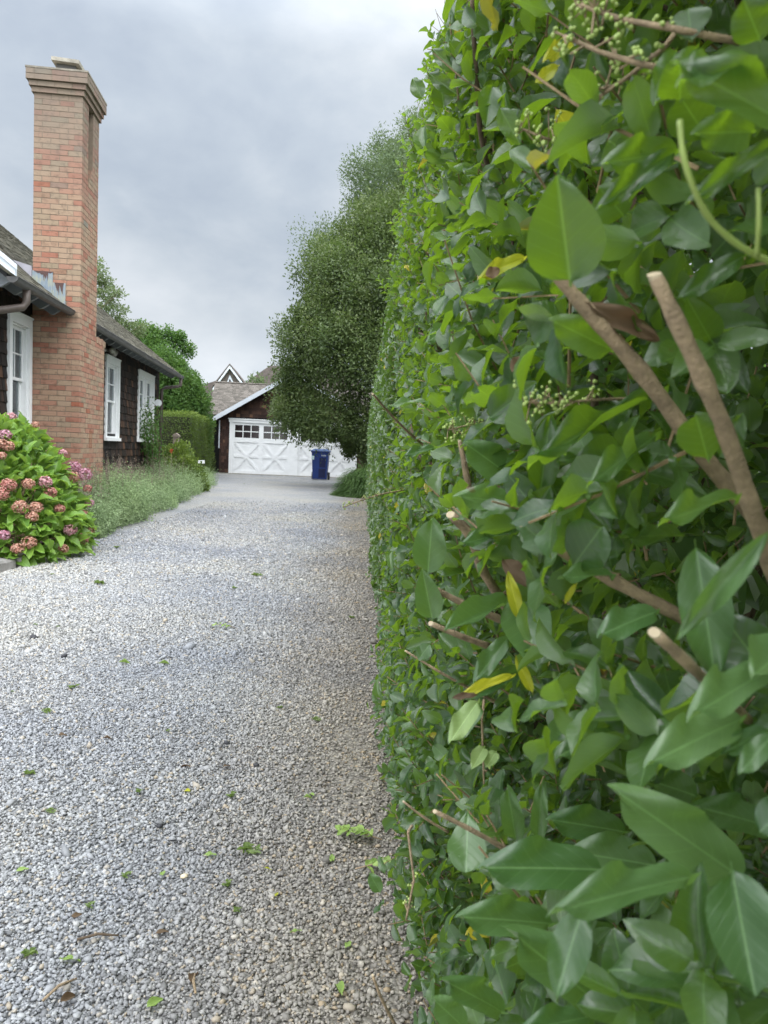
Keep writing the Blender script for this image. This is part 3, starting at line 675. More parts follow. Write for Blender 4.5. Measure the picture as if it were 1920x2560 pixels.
hero([(1195, 1755, 1125, 1850, .66, .63, 28, .45, 'a'), (1210, 1870, 1180, 1925, .66, .64, 20, .5, 'o'), (1240, 1880, 1215, 1920, .66, .65, 18, .5, 'o')], 'pale_leaves', 'pleaf')['label'] = 'pale green upturned leaves at the end of a hanging twig'
hero([(1440, 350, 1390, 275, .58, .57, 34, .1, 'o'), (1300, 1550, 1270, 1430, .58, .58, 17, .1, 'a'), (1330, 1730, 1290, 1640, .58, .58, 14, .1, 'a'),
      (1310, 645, 1200, 690, .62, .60, 20, .3, 'a'), (1430, 100, 1365, 145, .60, .58, 20, .2, 'a'), (1395, 165, 1340, 205, .6, .6, 16, .2, 'a'),
      (1280, 1690, 1150, 1735, .58, .56, 13, .3, 'a'), (1440, 1460, 1410, 1510, .5, .5, 8, .3, 'a')], 'yellow_leaves', 'yleaf')['label'] = 'yellowing leaves among the green'
hero([(1440, 350, 1445, 290, .57, .57, 8, .1, 'c'), (1215, 690, 1250, 670, .6, .6, 14, .2, 'c'), (1190, 1738, 1130, 1742, .55, .55, 9, .3, 'c'), (1260, 1400, 1320, 1460, .6, .58, 22, .2, 'c'),
      (1470, 760, 1660, 850, .40, .40, 26, .2, 'c'), (1545, 530, 1585, 470, .5, .5, 24, .1, 'c'), (1280, 930, 1320, 890, .6, .6, 22, .2, 'c')], 'dead_leaves', 'bleaf')['label'] = 'curled dead brown leaves'

# ------------------------------------------------------------------ the shingled cottage (local: Y along the drive, X out towards it)
H0 = (-3.744, 10.3, 0.0); HA = R(4.5)
house = empty('cottage', H0, HA, label='dark brown shingled cottage with white windows and a tall brick chimney', cat='house')
WX = -.62
wins = [(-.80, -.02, 1.18, 2.64), (3.82, 4.86, 1.18, 2.65), (6.60, 8.35, 1.18, 2.66)]
WT, WY0, WY1 = 3.05, -2.2, 9.1
mb = MB()
mb.box(WX-.18, WX-.02, WY0, WY1, 0, 1.26); mb.box(WX-.18, WX-.02, WY0, WY1, 2.56, WT)
edges = [WY0]+[v for a, b, *_ in wins for v in (a+.08, b-.08)]+[WY1]
for a, b in zip(edges[::2], edges[1::2]): mb.box(WX-.18, WX-.02, a, b, 1.26, 2.56)
mb.prism([(WX-.02, 0), (-9.0, 0), (-9.0, 3.0), (-4.8, 6.3), (WX-.02, 3.0)], 1, 8.98, 9.09)
mb.prism([(WX-.02, 0), (-9.0, 0), (-9.0, 3.0), (-4.8, 6.3), (WX-.02, 3.0)], 1, -2.19, -2.08)
mb.box(-9.1, -9.0, WY0, WY1, 0, 3.0)
wall = mb.build('wall', MT['dark'], house)
def shingle_rows(y0, y1, z0, z1, exp, skips, x, wmin=.09, wmax=.17, th=.021, axis='x', top=None, seed=3):
    rs = np.random.default_rng(seed); C, S = [], []
    rows = int((z1-z0)/exp)
    for r in range(rows):
        zz = z0+r*exp; y = y0+rs.uniform(-.1, 0)
        while y < y1:
            wd = rs.uniform(wmin, wmax); a, b = max(y, y0), min(y+wd, y1); y += wd
            if b-a < .02: continue
            m = (a+b)/2
            bad = False
            for (sa, sb, s0, s1) in skips:
                if b > sa+.01 and a < sb-.01 and zz+exp > s0+.03 and zz < s1-.03:
                    if a < sa-.02: b = sa
                    elif b > sb+.02: a = sb
                    else: bad = True
            if bad or b-a < .015: continue
            if top and zz+exp > top((a+b)/2): continue
            C.append((x+th*.5+rs.uniform(0, .004), (a+b)/2, zz+exp*.55+rs.uniform(-.006, .006))); S.append((th, b-a-.004, exp*1.12))
    C = np.array(C); S = np.array(S)
    rot = roty(-.115)
    return C, S, rot
C, S, rot = shingle_rows(WY0, WY1, .12, WT-.05, .142, [(w_[0], w_[1], w_[2]-.04, w_[3]) for w_ in wins], WX-.02)
mb = MB(); mb.boxes(C, S, rot)
C, S, rot_ = shingle_rows(.0, 8.2, .12, 6.0, .142, [], 0, top=lambda y: 3.0+.78*min(y, 8.2-y), seed=12)
C2 = np.stack([WX-.02-C[:, 1], np.full(len(C), -2.205), C[:, 2]], 1); mb.boxes(C2, S[:, [1, 0, 2]], rotx(-.09))
# shingles on the far gable end
C, S, rot = shingle_rows(.0, 8.2, .12, 6.0, .142, [], 0, top=lambda y: 3.0+.78*min(y, 8.2-y)+.0)
C2 = np.stack([WX-.02-C[:, 1], np.full(len(C), 9.10), C[:, 2]], 1); mb.boxes(C2, S[:, [1, 0, 2]], rotx(.0701))
mb.build('wall_shingles', MT['shingle'], house)
mb = MB(); 
for i in range(11): mb.box(WX-.004, WX+.02, -.012-.02*(i % 2)-.012, .0-.012*(i % 2)+.012, .9+i*.165, .9+i*.165+.16)
mb.build('shingle_edge', simple('raw_cedar', (.22, .15, .09), .8, var=.3, scale=20), house)

def window(y0, y1, z0, z1, lights, name='window'):
    mb = MB(); fw = .095; X = WX
    mb.box(X-.0, X+.035, y0, y0+fw, z0, z1); mb.box(X-.0, X+.035, y1-fw, y1, z0, z1)
    mb.box(X-.0, X+.037, y0+fw, y1-fw, z1-fw-.02, z1)
    mb.box(X-.0, X+.065, y0-.02, y1+.02, z0-.055, z0+.002)            # sill
    mb.box(X+.0, X+.048, y0-.01, y1+.01, z1+.001, z1+.022)            # drip cap
    for q in (y0+fw, y1-fw): mb.box(X-.12, X-.001, q-.022, q+.0, z0, z1-fw) if q > (y0+y1)/2 else mb.box(X-.12, X-.001, q, q+.022, z0, z1-fw)
    mb.box(X-.12, X-.001, y0+fw+.023, y1-fw-.023, z1-fw-.04, z1-fw-.021)
    mb.box(X-.12, X-.001, y0+fw+.023, y1-fw-.023, z0+.003, z0+.03)
    n = lights
    a0, a1 = y0+fw+.023, y1-fw-.023; mul = .09
    wd = (a1-a0-mul*(n-1))/n
    for i in range(n-1):
        c_ = a0+(i+1)*wd+i*mul; mb.box(X-.11, X+.02, c_, c_+mul, z0+.031, z1-fw-.041)
    wf = mb.build(name, MT['white'], house)
    zb, zt = z0+.031, z1-fw-.041; zm = (zb+zt)/2
    for i in range(n):
        c0 = a0+i*(wd+mul); c1 = c0+wd; s = .038
        for (za, zz, xx, mun) in ((zm-.02, zt, X-.055, True), (zb, zm+.02, X-.085, False)):
            mb = MB()
            mb.box(xx-.015, xx+.015, c0, c0+s, za, zz); mb.box(xx-.015, xx+.015, c1-s, c1, za, zz)
            mb.box(xx-.015, xx+.014, c0+s, c1-s, za, za+s+(0 if mun else .03)); mb.box(xx-.015, xx+.014, c0+s, c1-s, zz-s, zz)
            if mun:
                cm = (c0+c1)/2; zmid = (za+zz)/2
                mb.box(xx-.011, xx+.010, cm-.009, cm+.009, za+s, zz-s); 
                mb.box(xx-.0105, xx+.0095, c0+s, cm-.009, zmid-.009, zmid+.009); mb.box(xx-.0105, xx+.0095, cm+.009, c1-s, zmid-.009, zmid+.009)
            mb.build('sash', MT['white'], wf)
            mb = MB(); mb.box(xx-.004, xx, c0+s-.004, c1-s+.004, za+s-.004, zz-s+.004); mb.build('pane', MT['glass'], wf)
        # curtains hang just inside
        k_ = 40; ys = np.linspace(c0, c1, k_); gap = (ys > c0+wd*.30) & (ys < c0+wd*.66)
        xs = X-.135+.012*np.sin(ys*95)+.006*np.sin(ys*41)
        for lo, hi in ((0, int(k_*.34)), (int(k_*.62), k_)):
            V = np.concatenate([np.stack([xs[lo:hi], ys[lo:hi], np.full(hi-lo, z)], 1) for z in (zb, zm+.02)]); m_ = hi-lo
            mk('curtain', V, [[(j, j+1, m_+j+1, m_+j) for j in range(m_-1)]], MT['curtain'], wf, smooth=True)
    mb = MB(); mb.box(X-.32, X-.30, y0-.1, y1+.1, z0-.1, z1+.1); mb.build('dark_room', MT['dark'], wf)
    return wf
# glass
m, nt, p = mat('window_glass'); nt.nodes.remove(p)
gl = N(nt, 'ShaderNodeBsdfGlossy'); gl.inputs['Roughness'].default_value = .03; gl.inputs['Color'].default_value = (.9, .93, .95, 1)
tr = N(nt, 'ShaderNodeBsdfTransparent'); tr.inputs[0].default_value = (.78, .82, .82, 1)
lw = N(nt, 'ShaderNodeFresnel'); lw.inputs[0].default_value = 1.5
mx = N(nt, 'ShaderNodeMixShader'); nt.links.new(lw.outputs[0], mx.inputs[0]); nt.links.new(tr.outputs[0], mx.inputs[1]); nt.links.new(gl.outputs[0], mx.inputs[2])
nt.links.new(mx.outputs[0], nt.nodes['Material Output'].inputs[0]); MT['glass'] = m
window(*wins[0], 1)['label'] = 'tall white sash window left of the chimney'
window(*wins[1], 1)['label'] = 'tall narrow white sash window right of the chimney'
window(*wins[2], 2)['label'] = 'double white sash window near the cottage corner'

# chimney: every brick its own box in one mesh, with real joints
CH, CW = .0677, .2133
def brick_face(mbx, u0, u1, z0, z1, place, odd0=0, depth=.1, own=True, seed=0, lim=None):
    """courses on one face; place(u, z, du, dz, jitter) -> centre, size"""
    rs = np.random.default_rng(seed); C, S = [], []
    k = 0; z = z0
    while z < z1-.02:
        kc = int(round(z/CH)); odd = (kc+odd0) % 2
        a, ue = lim(kc, u0, u1) if lim else (u0, u1); first = True
        while a < ue-.012:
            wd = CW if not (first and odd and not (lim and place(0, 0, 1, 1, 0)[1][0] < .5)) else CW/2
            first = False
            b = min(a+wd, ue)
            if ue-b < .05: b = ue
            if b-a > .02:
                c_, s_ = place((a+b)/2, z+CH/2, b-a-.009, CH-.0085, rs.uniform(-.001, .0015)); C.append(c_); S.append(s_)
            a = b
        z += CH
    mbx.boxes(np.array(C), np.array(S))
def course_z(n): return n*CH
TOPN = 81; ZT = course_z(TOPN)      # 5.69
ZS = course_z(37)                   # shoulder 2.50
mb = MB(); core = MB()
X0, X1 = -.60, 0.0; YU, YL = .80, 1.26
j = .0028
# core (mortar), 9 mm behind the brick faces
core.box(X0+j, X1-.131, j, YU-j, ZS, ZT+.18); core.box(X1-.131, X1-j, j, .28, ZS, ZT-.0); core.box(X1-.131, X1-j, .50, YU-j, ZS, ZT-.0)
core.box(X1-.131, X1-j, .28, .50, ZS, course_z(66)); core.box(X1-.131, X1-j, j, YU-j, ZT, ZT+.18)
core.box(X0-.1, X1-j, j, YL-j, 0, ZS-.001)
fb = lambda y, xo=0: (lambda u, z, du, dz, q: ((u, y+.05-q, z), (du, .1, dz)))
sb = lambda x: (lambda u, z, du, dz, q: ((x-.05+q, u, z), (.1, du, dz)))
brick_face(mb, X0, X1, 0, ZT, fb(0), 0, seed=1, lim=lambda k, a, b: (a, b-.1 if k % 2 else b+.004))
# side face, corner bricks alternate: side courses start behind the front brick's 10 cm end
def side(u0, u1, n0, n1, x=0.0, seed=2, odd=1):
    brick_face(mb, u0, u1, course_z(n0), course_z(n1), sb(x), 0 if u0 < .2 else odd, seed=seed, lim=(lambda k, a, b: (a-.1045*(k % 2), b)) if u0 < .2 else None)
side(.1005, YL, 0, 37)
side(.1005, YU, 37, 66, seed=3)
side(.1005, .28, 66, 81, seed=4); side(.50, YU, 66, 81, seed=5)
side(.28, .50, 66, 81, x=-.122, seed=6)      # back of the recess
for i, (yy) in enumerate((.45, .405, .36, .31)):   # stepped foot of the recess
    mb.boxes(np.array([(-.05, (yy+.50)/2, course_z(69-i)+CH/2)]), np.array([(.1, .50-yy-.004, CH-.01)]))
# far faces (plain, seldom seen)
brick_face(mb, X0, X1-.1, ZS, ZT, fb(YU-.1), 0, seed=7); brick_face(mb, X0, X1-.1, 0, ZS, fb(YL-.1), 0, seed=8)
brick_face(mb, .1005, YU-.101, ZS, ZT, (lambda u, z, du, dz, q: ((X0+.05-q, u, z), (.1, du, dz))), 1, seed=9)
# shoulder: slanting rowlock bricks
for i in range(7):
    y_ = YU+.02+i*.068; C_ = np.array([(-.055, y_+.03, ZS+.035+.006*math.sin(i*2.1)-max(0, i-4)*.006)])
    mb.boxes(C_, np.array([(.125, .058, .085)]))
mb.boxes(np.array([(-.30, YU+.24, ZS+.03)]), np.array([(.35, .44, .06)]))
# corbelled head
for k_, pr in enumerate((.025, .05, .078, .078)):
    z0 = ZT+k_*CH*1.0
    core.box(X0-pr+j, X1+pr-j, -pr+j, YU+pr-j, z0+.004, z0+CH-.001)
    brick_face(mb, X0-pr, X1+pr, z0, z0+CH-.001, fb(-pr), k_, seed=20+k_)
    brick_face(mb, -pr+.1005, YU+pr, z0, z0+CH-.001, sb(pr), k_+1, seed=30+k_)
    brick_face(mb, -pr+.1005, YU+pr-.101, z0, z0+CH-.001, (lambda u, z, du, dz, q, pr=pr: ((X0-pr+.05-q, u, z), (.1, du, dz))), k_+1, seed=40+k_)
    brick_face(mb, X0-pr, X1+pr-.101, z0, z0+CH-.001, fb(YU+pr-.1), k_, seed=50+k_)
ZC = ZT+4*CH
chim = core.build('chimney', MT['mortar'], house)
mb.build('bricks', MT['brick'], chim)
mb = MB(); mb.box(X0-.082, X1+.082, -.082, YU+.082, ZC+.0, ZC+.022); mb.build('mortar_cap', simple('sooty_mortar', (.26, .23, .19), .95, var=.3, scale=8, bump=.6), chim)
mb = MB(); mb.box(-.40, -.06, .02, .70, ZC+.15, ZC+.195, rot=roty(.05)); mb.build('rain_cap', simple('concrete_slab', (.36, .33, .28), .9, var=.3, scale=8), chim)
mb = MB(); mb.box(-.36, -.12, .10, .62, ZC+.022, ZC+.15); mb.build('flue', MT['gutter'], chim)
# vent slots near the foot
mb = MB()
for i in range(4): mb.box(.001, .0045, .50+i*.045, .508+i*.045, 1.02, 1.26)
mb.build('vent_slots', simple('reddish_slot', (.30, .14, .08), .9), chim)
# step flashing on the front face, rust-stained
m, nt, p = mat('stained_lead')
tc = N(nt, 'ShaderNodeTexCoord'); mp_ = N(nt, 'ShaderNodeMapping'); mp_.inputs['Scale'].default_value = (14, 14, 1.6); nt.links.new(tc.outputs['Object'], mp_.inputs[0])
a = noise(nt, 2.2, 5, .6, mp_.outputs[0]); b_ = noise(nt, 9, 4, .6, tc.outputs['Object'])
c = ramp(nt, [(.3, (.16, .20, .25)), (.48, (.24, .29, .34)), (.6, (.35, .36, .27)), (.75, (.42, .47, .55))], math_(nt, 'ADD', math_(nt, 'MULTIPLY', a, .6), math_(nt, 'MULTIPLY', b_, .4))).outputs[0]
nt.links.new(c, p.inputs['Base Color']); p.inputs['Roughness'].default_value = .5; p.inputs['Metallic'].default_value = .2
MT['lead'] = m
mb = MB()
mb.prism([(-.60, 3.02), (-.60, 3.275), (-.345, 3.275), (-.345, 2.97), (-.40, 2.97)], 1, -.014, -.003)
mb.prism([(-.344, 2.96), (-.344, 3.14), (-.185, 3.14), (-.185, 2.83), (-.25, 2.84)], 1, -.012, -.003)
fl = mb.build('step_flashing', MT['lead'], chim)
mb = MB()
for x_, wd, ln in ((-.53, .05, .03), (-.48, .06, .05), (-.435, .03, .10), (-.455, .012, .13), (-.41, .012, .12), (-.38, .05, .025), (-.29, .03, .11), (-.27, .012, .16), (-.235, .03, .12), (-.225, .012, .15)):
    zt = 3.274 if x_ < -.345 else 3.139
    if x_ == -.29: mb.build('rust_stain', simple('rust_streak', (.09, .05, .045), .8), fl); mb = MB()
    mb.prism([(x_-wd, zt), (x_+wd, zt), (x_+.004, zt-ln)], 1, -.0165-.0003*(ln*10), -.0145)
RM = simple('rust_stain', (.09, .05, .045), .8)
mb.build('rust_stain', RM, fl)
mb = MB(); mb.prism([(-.605, 3.19), (-.84, 3.39), (-.605, 3.33)], 1, -.02, .02)
mb.build('saddle_flashing', simple('light_metal', (.34, .33, .37), .6, metal=.0, var=.15), house)

# roof
PS = .775; EX, EZ = -.17, 2.845
def roof_z(x): return EZ+PS*(EX-x)
mb = MB()
RX = -4.8
def slab(mb, y0, y1, up=0.0):
    mb.prism([(EX, EZ-.05+up), (EX, EZ-.005+up), (RX, roof_z(RX)-.005+up), (-9.5, roof_z(RX)-PS*4.7+up), (-9.5, roof_z(RX)-PS*4.7-.05+up), (RX, roof_z(RX)-.07+up)], 1, y0, y1)
slab(mb, 0.0, 9.25); slab(mb, -2.05, -.001, -.025)
roof = mb.build('roof', MT['dark'], house)
ang = math.atan(PS)
def roof_shingles(y0, y1, up, rows, exp, seed, th=(.010, .022), wmin=.09, wmax=.2, x_start=EX):
    rs = np.random.default_rng(seed); C, S = [], []
    for r in range(rows):
        sl = r*exp
        y = y0-rs.uniform(0, .1)
        while y < y1:
            wd = rs.uniform(wmin, wmax); a, b = max(y, y0), min(y+wd, y1); y += wd
            if b-a < .02: continue
            t_ = rs.uniform(*th); s0 = sl-.03+rs.uniform(-.008, .008); lg = exp*1.25; sc = s0+lg/2
            x = x_start+.0-sc*math.cos(ang); z = EZ+up+sc*math.sin(ang)+.014
            if x > EX-.0-.8 and -.02 < a < .86 and False: continue
            if x > -.62-.05 and b > -.0 and a < .84 and y0 >= 0: continue
            C.append((x, (a+b)/2, z)); S.append((lg, b-a-.004, t_))
    return np.array(C), np.array(S)
mb = MB()
rot = roty(ang-.055)
for args in ((0.0, 9.25, 0, 45, .132, 5), (-2.05, -.016, -.025, 45, .132, 6, (.018, .034))):
    C, S = roof_shingles(*args); mb.boxes(C, S, rot)
mb.build('roof_shingles', MT['roof'], roof)
# moss along the eave course
# gutters
def gutter(y0, y1):
    n = 9; a = np.linspace(0, math.pi, n); r = .062; cx_, cz = EX+.052, EZ-.055
    V, F = [], []
    for y in (y0, y1):
        for rr in (r, r-.004):
            for t in a: V.append((cx_+rr*math.cos(t), y, cz-rr*math.sin(t)))
    V = np.array(V)
    F = []
    for i in range(n-1):
        F.append((i, i+1, 2*n+i+1, 2*n+i)); F.append((n+i+1, n+i, 3*n+i, 3*n+i+1))
    F.append((0, 2*n, 3*n, n)); F.append((n-1, 2*n-1, 4*n-1, 3*n-1))
    E1 = [list(range(n))]; E2 = [list(range(2*n, 3*n))[::-1]]
    mb = MB(); mb.add(V, [F, E1, E2])
    mb.tube([(cx_+r, y0, cz), (cx_+r, y1, cz)], .007, 6)
    yy = y0+.1
    return mb
g = gutter(-2.05, -.012); g.build('gutter', MT['gutter'], house, smooth=False)
g = gutter(.86, 9.33); g.build('gutter', MT['gutter'], house, smooth=False)
# rafter tails with scalloped ends
for y in list(np.arange(-1.85, -.1, .43))+list(np.arange(1.5, 9.2, .44)):
    mb = MB(); mb.prism([(WX, EZ+.22), (WX, EZ+.06), (EX-.16, EZ-.13), (EX-.13, EZ-.13), (EX-.02, EZ-.06), (EX-.02, EZ-.052)], 1, y, y+.045)
    mb.build('rafter_tail', MT['greytrim'], house)
mb = MB(); mb.prism([(-.06, EZ-.06), (-.06, EZ+.03), (-1.4, EZ+.03+PS*1.34), (-1.4, EZ-.12+PS*1.34)], 1, -2.13, -2.08)
mb.prism([(-.04, EZ+.0), (-.04, EZ+.05), (-1.4, EZ+.05+PS*1.36), (-1.4, EZ+PS*1.36)], 1, -2.15, -2.131)
mb.build('bargeboard', MT['whitebrd'], house)
mb = MB(); mb.prism([(-.16, EZ-.05), (-.16, EZ-.01), (-4.8, EZ+PS*4.64-.01), (-4.8, EZ+PS*4.64-.16)], 1, 9.252, 9.29); mb.build('bargeboard', MT['gutter'], house)
# downspouts
mb = MB(); mb.tube([(EX+.05, -1.62, EZ-.1), (EX+.05, -1.62, EZ-.24), (EX+.02, -1.64, EZ-.30), (WX+.2, -1.95, EZ-.42), (WX+.08, -2.1, EZ-.5), (WX+.07, -2.12, .05)], .042, 10)
mb.build('downspout', MT['spout'], house, smooth=True)
mb = MB(); mb.tube([(EX+.05, 9.22, EZ-.1), (EX+.05, 9.22, EZ-.27), (EX-.0, 9.2, EZ-.31), (WX+.16, 9.1, EZ-.36), (WX+.07, 9.06, EZ-.42), (WX+.06, 9.05, .05)], .04, 10)
mb.build('downspout', MT['spout'], house, smooth=True)
# flood lamp under the eave, meter dial by the double window
mb = MB(); mb.tube([(WX, 3.62, 2.74), (WX+.06, 3.62, 2.74)], .05, 10)
for yy, dz in ((3.56, .0), (3.74, -.03)): mb.tube([(WX+.05, 3.62, 2.74), (WX+.09, yy, 2.75+dz), (WX+.16, yy-.04, 2.73+dz), (WX+.21, yy-.07, 2.70+dz)], [.02, .03, .055, .064], 10)
mb.build('flood_lamp', simple('lamp_metal', (.36, .34, .32), .35, metal=.6), house, smooth=True)
mb = MB(); mb.tube([(WX+.0, 8.55, 2.07), (WX+.10, 8.53, 2.07)], .012, 8); mb.tube([(WX+.10, 8.46, 2.07), (WX+.105, 8.44, 2.07)], .085, 18)
mb.build('thermometer', simple('white_dial', (.66, .68, .70), .4), house, smooth=False)

# ------------------------------------------------------------------ garage
G0 = (-5.293, 30.824, 0.0)
gar = empty('garage', G0, HA, label='brown shingled garage with two white cross-braced doors', cat='garage')
mb = MB()
apx, apz, gp = 2.55, 4.12, .625
mb.prism([(-.36, 0), (-.36, 2.25), (apx, 4.05), (5.46, 2.25), (5.46, 0)], 1, .06, .16)
mb.box(-.36, -.26, .16, 2.0, 0, 2.2); mb.box(5.36, 5.46, .16, 2.0, 0, 2.2)
mb.box(-.85, 6.2, 1.4, 6.0, 0, 2.35)
mb.build('wall', MT['dark'], gar)
sk = [(.0, 5.1, -1, 2.18)]
C, S, rot = shingle_rows(-.38, 5.48, .05, 4.0, .13, sk, 0, wmin=.08, wmax=.16, top=lambda y: 2.3+gp*(2.93-abs(y-apx)), seed=9)
mb = MB(); C2 = np.stack([C[:, 1], np.full(len(C), .048), C[:, 2]], 1); mb.boxes(C2, S[:, [1, 0, 2]], rotx(-.09)); 
C, S, rot = shingle_rows(.05, 1.4, .05, 2.2, .13, [], 0, seed=10); C2 = C.copy(); C2[:, 0] = -.37; mb.boxes(C2, S, roty(.07))
mb.build('wall_shingles', MT['gshingle'], gar)
# roofs
mb = MB(); ga = math.atan(gp)
for s in (-1, 1):
    e = apx+s*3.16; mb.prism([(e, 2.16), (e, 2.11), (apx, 4.085), (apx, 4.135)] if s < 0 else [(apx, 4.135), (apx, 4.085), (e, 2.11), (e, 2.16)], 1, -.30, 3.4)
mb.prism([(1.0, 2.33), (1.0, 2.28), (3.5, 3.77), (6.0, 2.28), (6.0, 2.33), (3.5, 3.83)], 0, -1.0, 6.3)
gr_ = mb.build('roof', MT['dark'], gar)
rs = np.random.default_rng(4); C, S = [], []
mb = MB()
for r in range(24):
    sl = r*.125; x = -1.0
    while x < 6.3:
        wd = rs.uniform(.1, .2); yy = 1.0+sl*math.cos(math.atan(.6)); zz = 2.335+sl*math.sin(math.atan(.6))+.012
        if not (-.55+sl < x < 5.6-sl): C.append((x+wd/2, yy+.07, zz+.04)); S.append((wd-.004, .155, rs.uniform(.008, .016)))
        else: C.append((x+wd/2, yy+.07, zz+.04)); S.append((wd-.004, .155, .01))
        x += wd
mb.boxes(np.array(C), np.array(S), rotx(math.atan(.6)-.05))
for s in (-1, 1):
    C, S = [], []
    for r in range(29):
        d_ = r*.13; y = -.30
        while y < 3.3:
            wd = rs.uniform(.1, .2); b = min(y+wd, 3.4)
            C.append((apx+s*(3.16-(d_+.06)*math.cos(ga)), (y+b)/2, 2.165+(d_+.06)*math.sin(ga)+.012)); S.append((.155, b-y-.004, .012)); y += wd
    mb.boxes(np.array(C), np.array(S), roty(s*(ga-.04)))
mb.build('roof_shingles', MT['groof'], gr_)
mb = MB(); mb.box(-1.0, 6.3, 3.44, 3.56, 3.845, 3.865); mb.build('ridge_cap', MT['groof'], gr_)
for s in (-1, 1):
    mb = MB(); e = apx+s*3.2
    mb.prism([(e, 2.0), (e, 2.19), (apx, 4.19), (apx, 4.0)] if s < 0 else [(apx, 4.0), (apx, 4.19), (e, 2.19), (e, 2.0)], 1, -.345, -.302)
    mb.build('bargeboard', MT['whitebrd'], gar)
mb = MB(); mb.box(-.42, -.38, -.02, .1, 1.0, 2.1); mb.build('corner_trim', MT['whitebrd'], gar)
# door frame
mb = MB(); mb.box(.0, .12, -.04, .06, 0, 2.05); mb.box(4.97, 5.09, -.04, .06, 0, 2.05); mb.box(2.37, 2.72, -.045, .06, 0, 2.05); mb.box(-.03, 5.12, -.05, .06, 2.05, 2.16); mb.box(-.06, 5.15, -.08, .06, 2.161, 2.20)
mb.build('door_frame', MT['white'], gar)
def garage_door(x0, x1):
    mb = MB(); yb = .03; mb.box(x0, x1, yb, yb+.04, .03, 2.05)
    base = mb; n = 2; st = .09; w2 = (x1-x0)/2
    T = 2.05
    for i in range(2):
        a, b = x0+i*w2, x0+(i+1)*w2
        y0_, y1_ = yb-.03, yb+.001
        mb.box(a, a+st, y0_, y1_, .03, T); mb.box(b-st, b, y0_, y1_, .03, T)
        mb.box(a+st, b-st, y0_+.001, y1_, .03, .15); mb.box(a+st, b-st, y0_+.001, y1_, 1.27, 1.45); mb.box(a+st, b-st, y0_+.001, y1_, T-.10, T)
        mb.box(a+st, b-st, y0_+.006, y1_, .67, .76)
        # X brace
        px0, px1, pz0, pz1 = a+st, b-st, .15, 1.27
        for sg in (1, -1):
            L_ = math.hypot(px1-px0, pz1-pz0); th = math.atan2(pz1-pz0, px1-px0)*sg
            cx_, cz = (px0+px1)/2, (pz0+pz1)/2
            hw = .045; d = np.array([math.cos(th), math.sin(th)]); nn = np.array([-d[1], d[0]])
            # clipped brace: polygon whose ends meet the panel corners
            e = L_/2-.035
            pts = [(cx_+d[0]*e*k1+nn[0]*hw*k2, cz+d[1]*e*k1+nn[1]*hw*k2) for k1, k2 in ((-1, -1), (1, -1), (1, 1), (-1, 1))]
            mb.prism(pts, 1, y0_+(.003 if sg > 0 else .0045), y1_)
        # muntins
        wa, wb, wz0, wz1 = a+st, b-st, 1.45, T-.10
        for q in (1, 2):
            xm = wa+(wb-wa)*q/3; mb.box(xm-.017, xm+.017, y0_+.002, y1_, wz0, wz1)
        for q in range(3):
            l_ = wa+(wb-wa)*q/3+(.017 if q else 0); r_ = wa+(wb-wa)*(q+1)/3-(.017 if q < 2 else 0)
            mb.box(l_, r_, y0_+.003, y1_, (wz0+wz1)/2-.017, (wz0+wz1)/2+.017)
    d = mb.build('garage_door', MT['white'], gar)
    for i in range(2):
        a, b = x0+i*w2+st, x0+(i+1)*w2-st
        mb = MB(); mb.box(a, b, yb-.006, yb-.001, 1.45, 1.95); mb.build('panes', MT['dkglass'], d)
    return d
MT['dkglass'] = simple('dark_glass', (.03, .022, .024), .12, spec=.6, var=.5, scale=2.5)
garage_door(.121, 2.369); garage_door(2.721, 4.969)
mb = MB(); mb.box(-.36, 5.46, -.05, .06, -.02, .028); mb.build('threshold', simple('concrete', (.33, .31, .27), .9, var=.2, scale=5), gar)

# ------------------------------------------------------------------ wheelie bin
bp = gnd(800, 1199); bp = (bp[0], bp[1], 0)
wb_ = empty('wheelie_bin', bp, R(-2), label='blue wheeled rubbish bin standing in front of the right garage door', cat='bin')
mb = MB()
def frus(mb, x0, x1, y0, y1, z0, X0_, X1_, Y0_, Y1_, z1):
    V = [(x0, y0, z0), (x1, y0, z0), (x1, y1, z0), (x0, y1, z0), (X0_, Y0_, z1), (X1_, Y0_, z1), (X1_, Y1_, z1), (X0_, Y1_, z1)]
    mb.add(V, [[(3, 2, 1, 0), (4, 5, 6, 7), (0, 1, 5, 4), (1, 2, 6, 5), (2, 3, 7, 6), (3, 0, 4, 7)]])
BL = simple('blue_plastic', (.010, .035, .18), .42, var=.12, scale=4)
frus(mb, -.25, .25, -.27, .22, .03, -.31, .31, -.36, .34, 1.0); frus(mb, -.325, .325, -.375, .355, 1.0, -.335, .335, -.39, .37, 1.05)
body = mb.build('body', BL, wb_)
mb = MB(); frus(mb, -.35, .35, -.40, .38, 1.051, -.34, .34, -.38, .37, 1.085); frus(mb, -.32, .32, -.35, .34, 1.085, -.22, .22, -.22, .25, 1.14)
mb.tube([(-.30, .40, 1.05), (.30, .40, 1.05)], .02, 8); mb.build('lid', simple('blue_lid', (.025, .07, .20), .5, var=.1), wb_)
for s in (-1, 1):
    mb = MB(); mb.tube([(s*.27, .24, .14), (s*.335, .24, .14)], .14, 18); mb.build('wheel', MT['gutter'], wb_)
mb = MB()
def fy(z): return -.27-.09*(z-.03)/.97
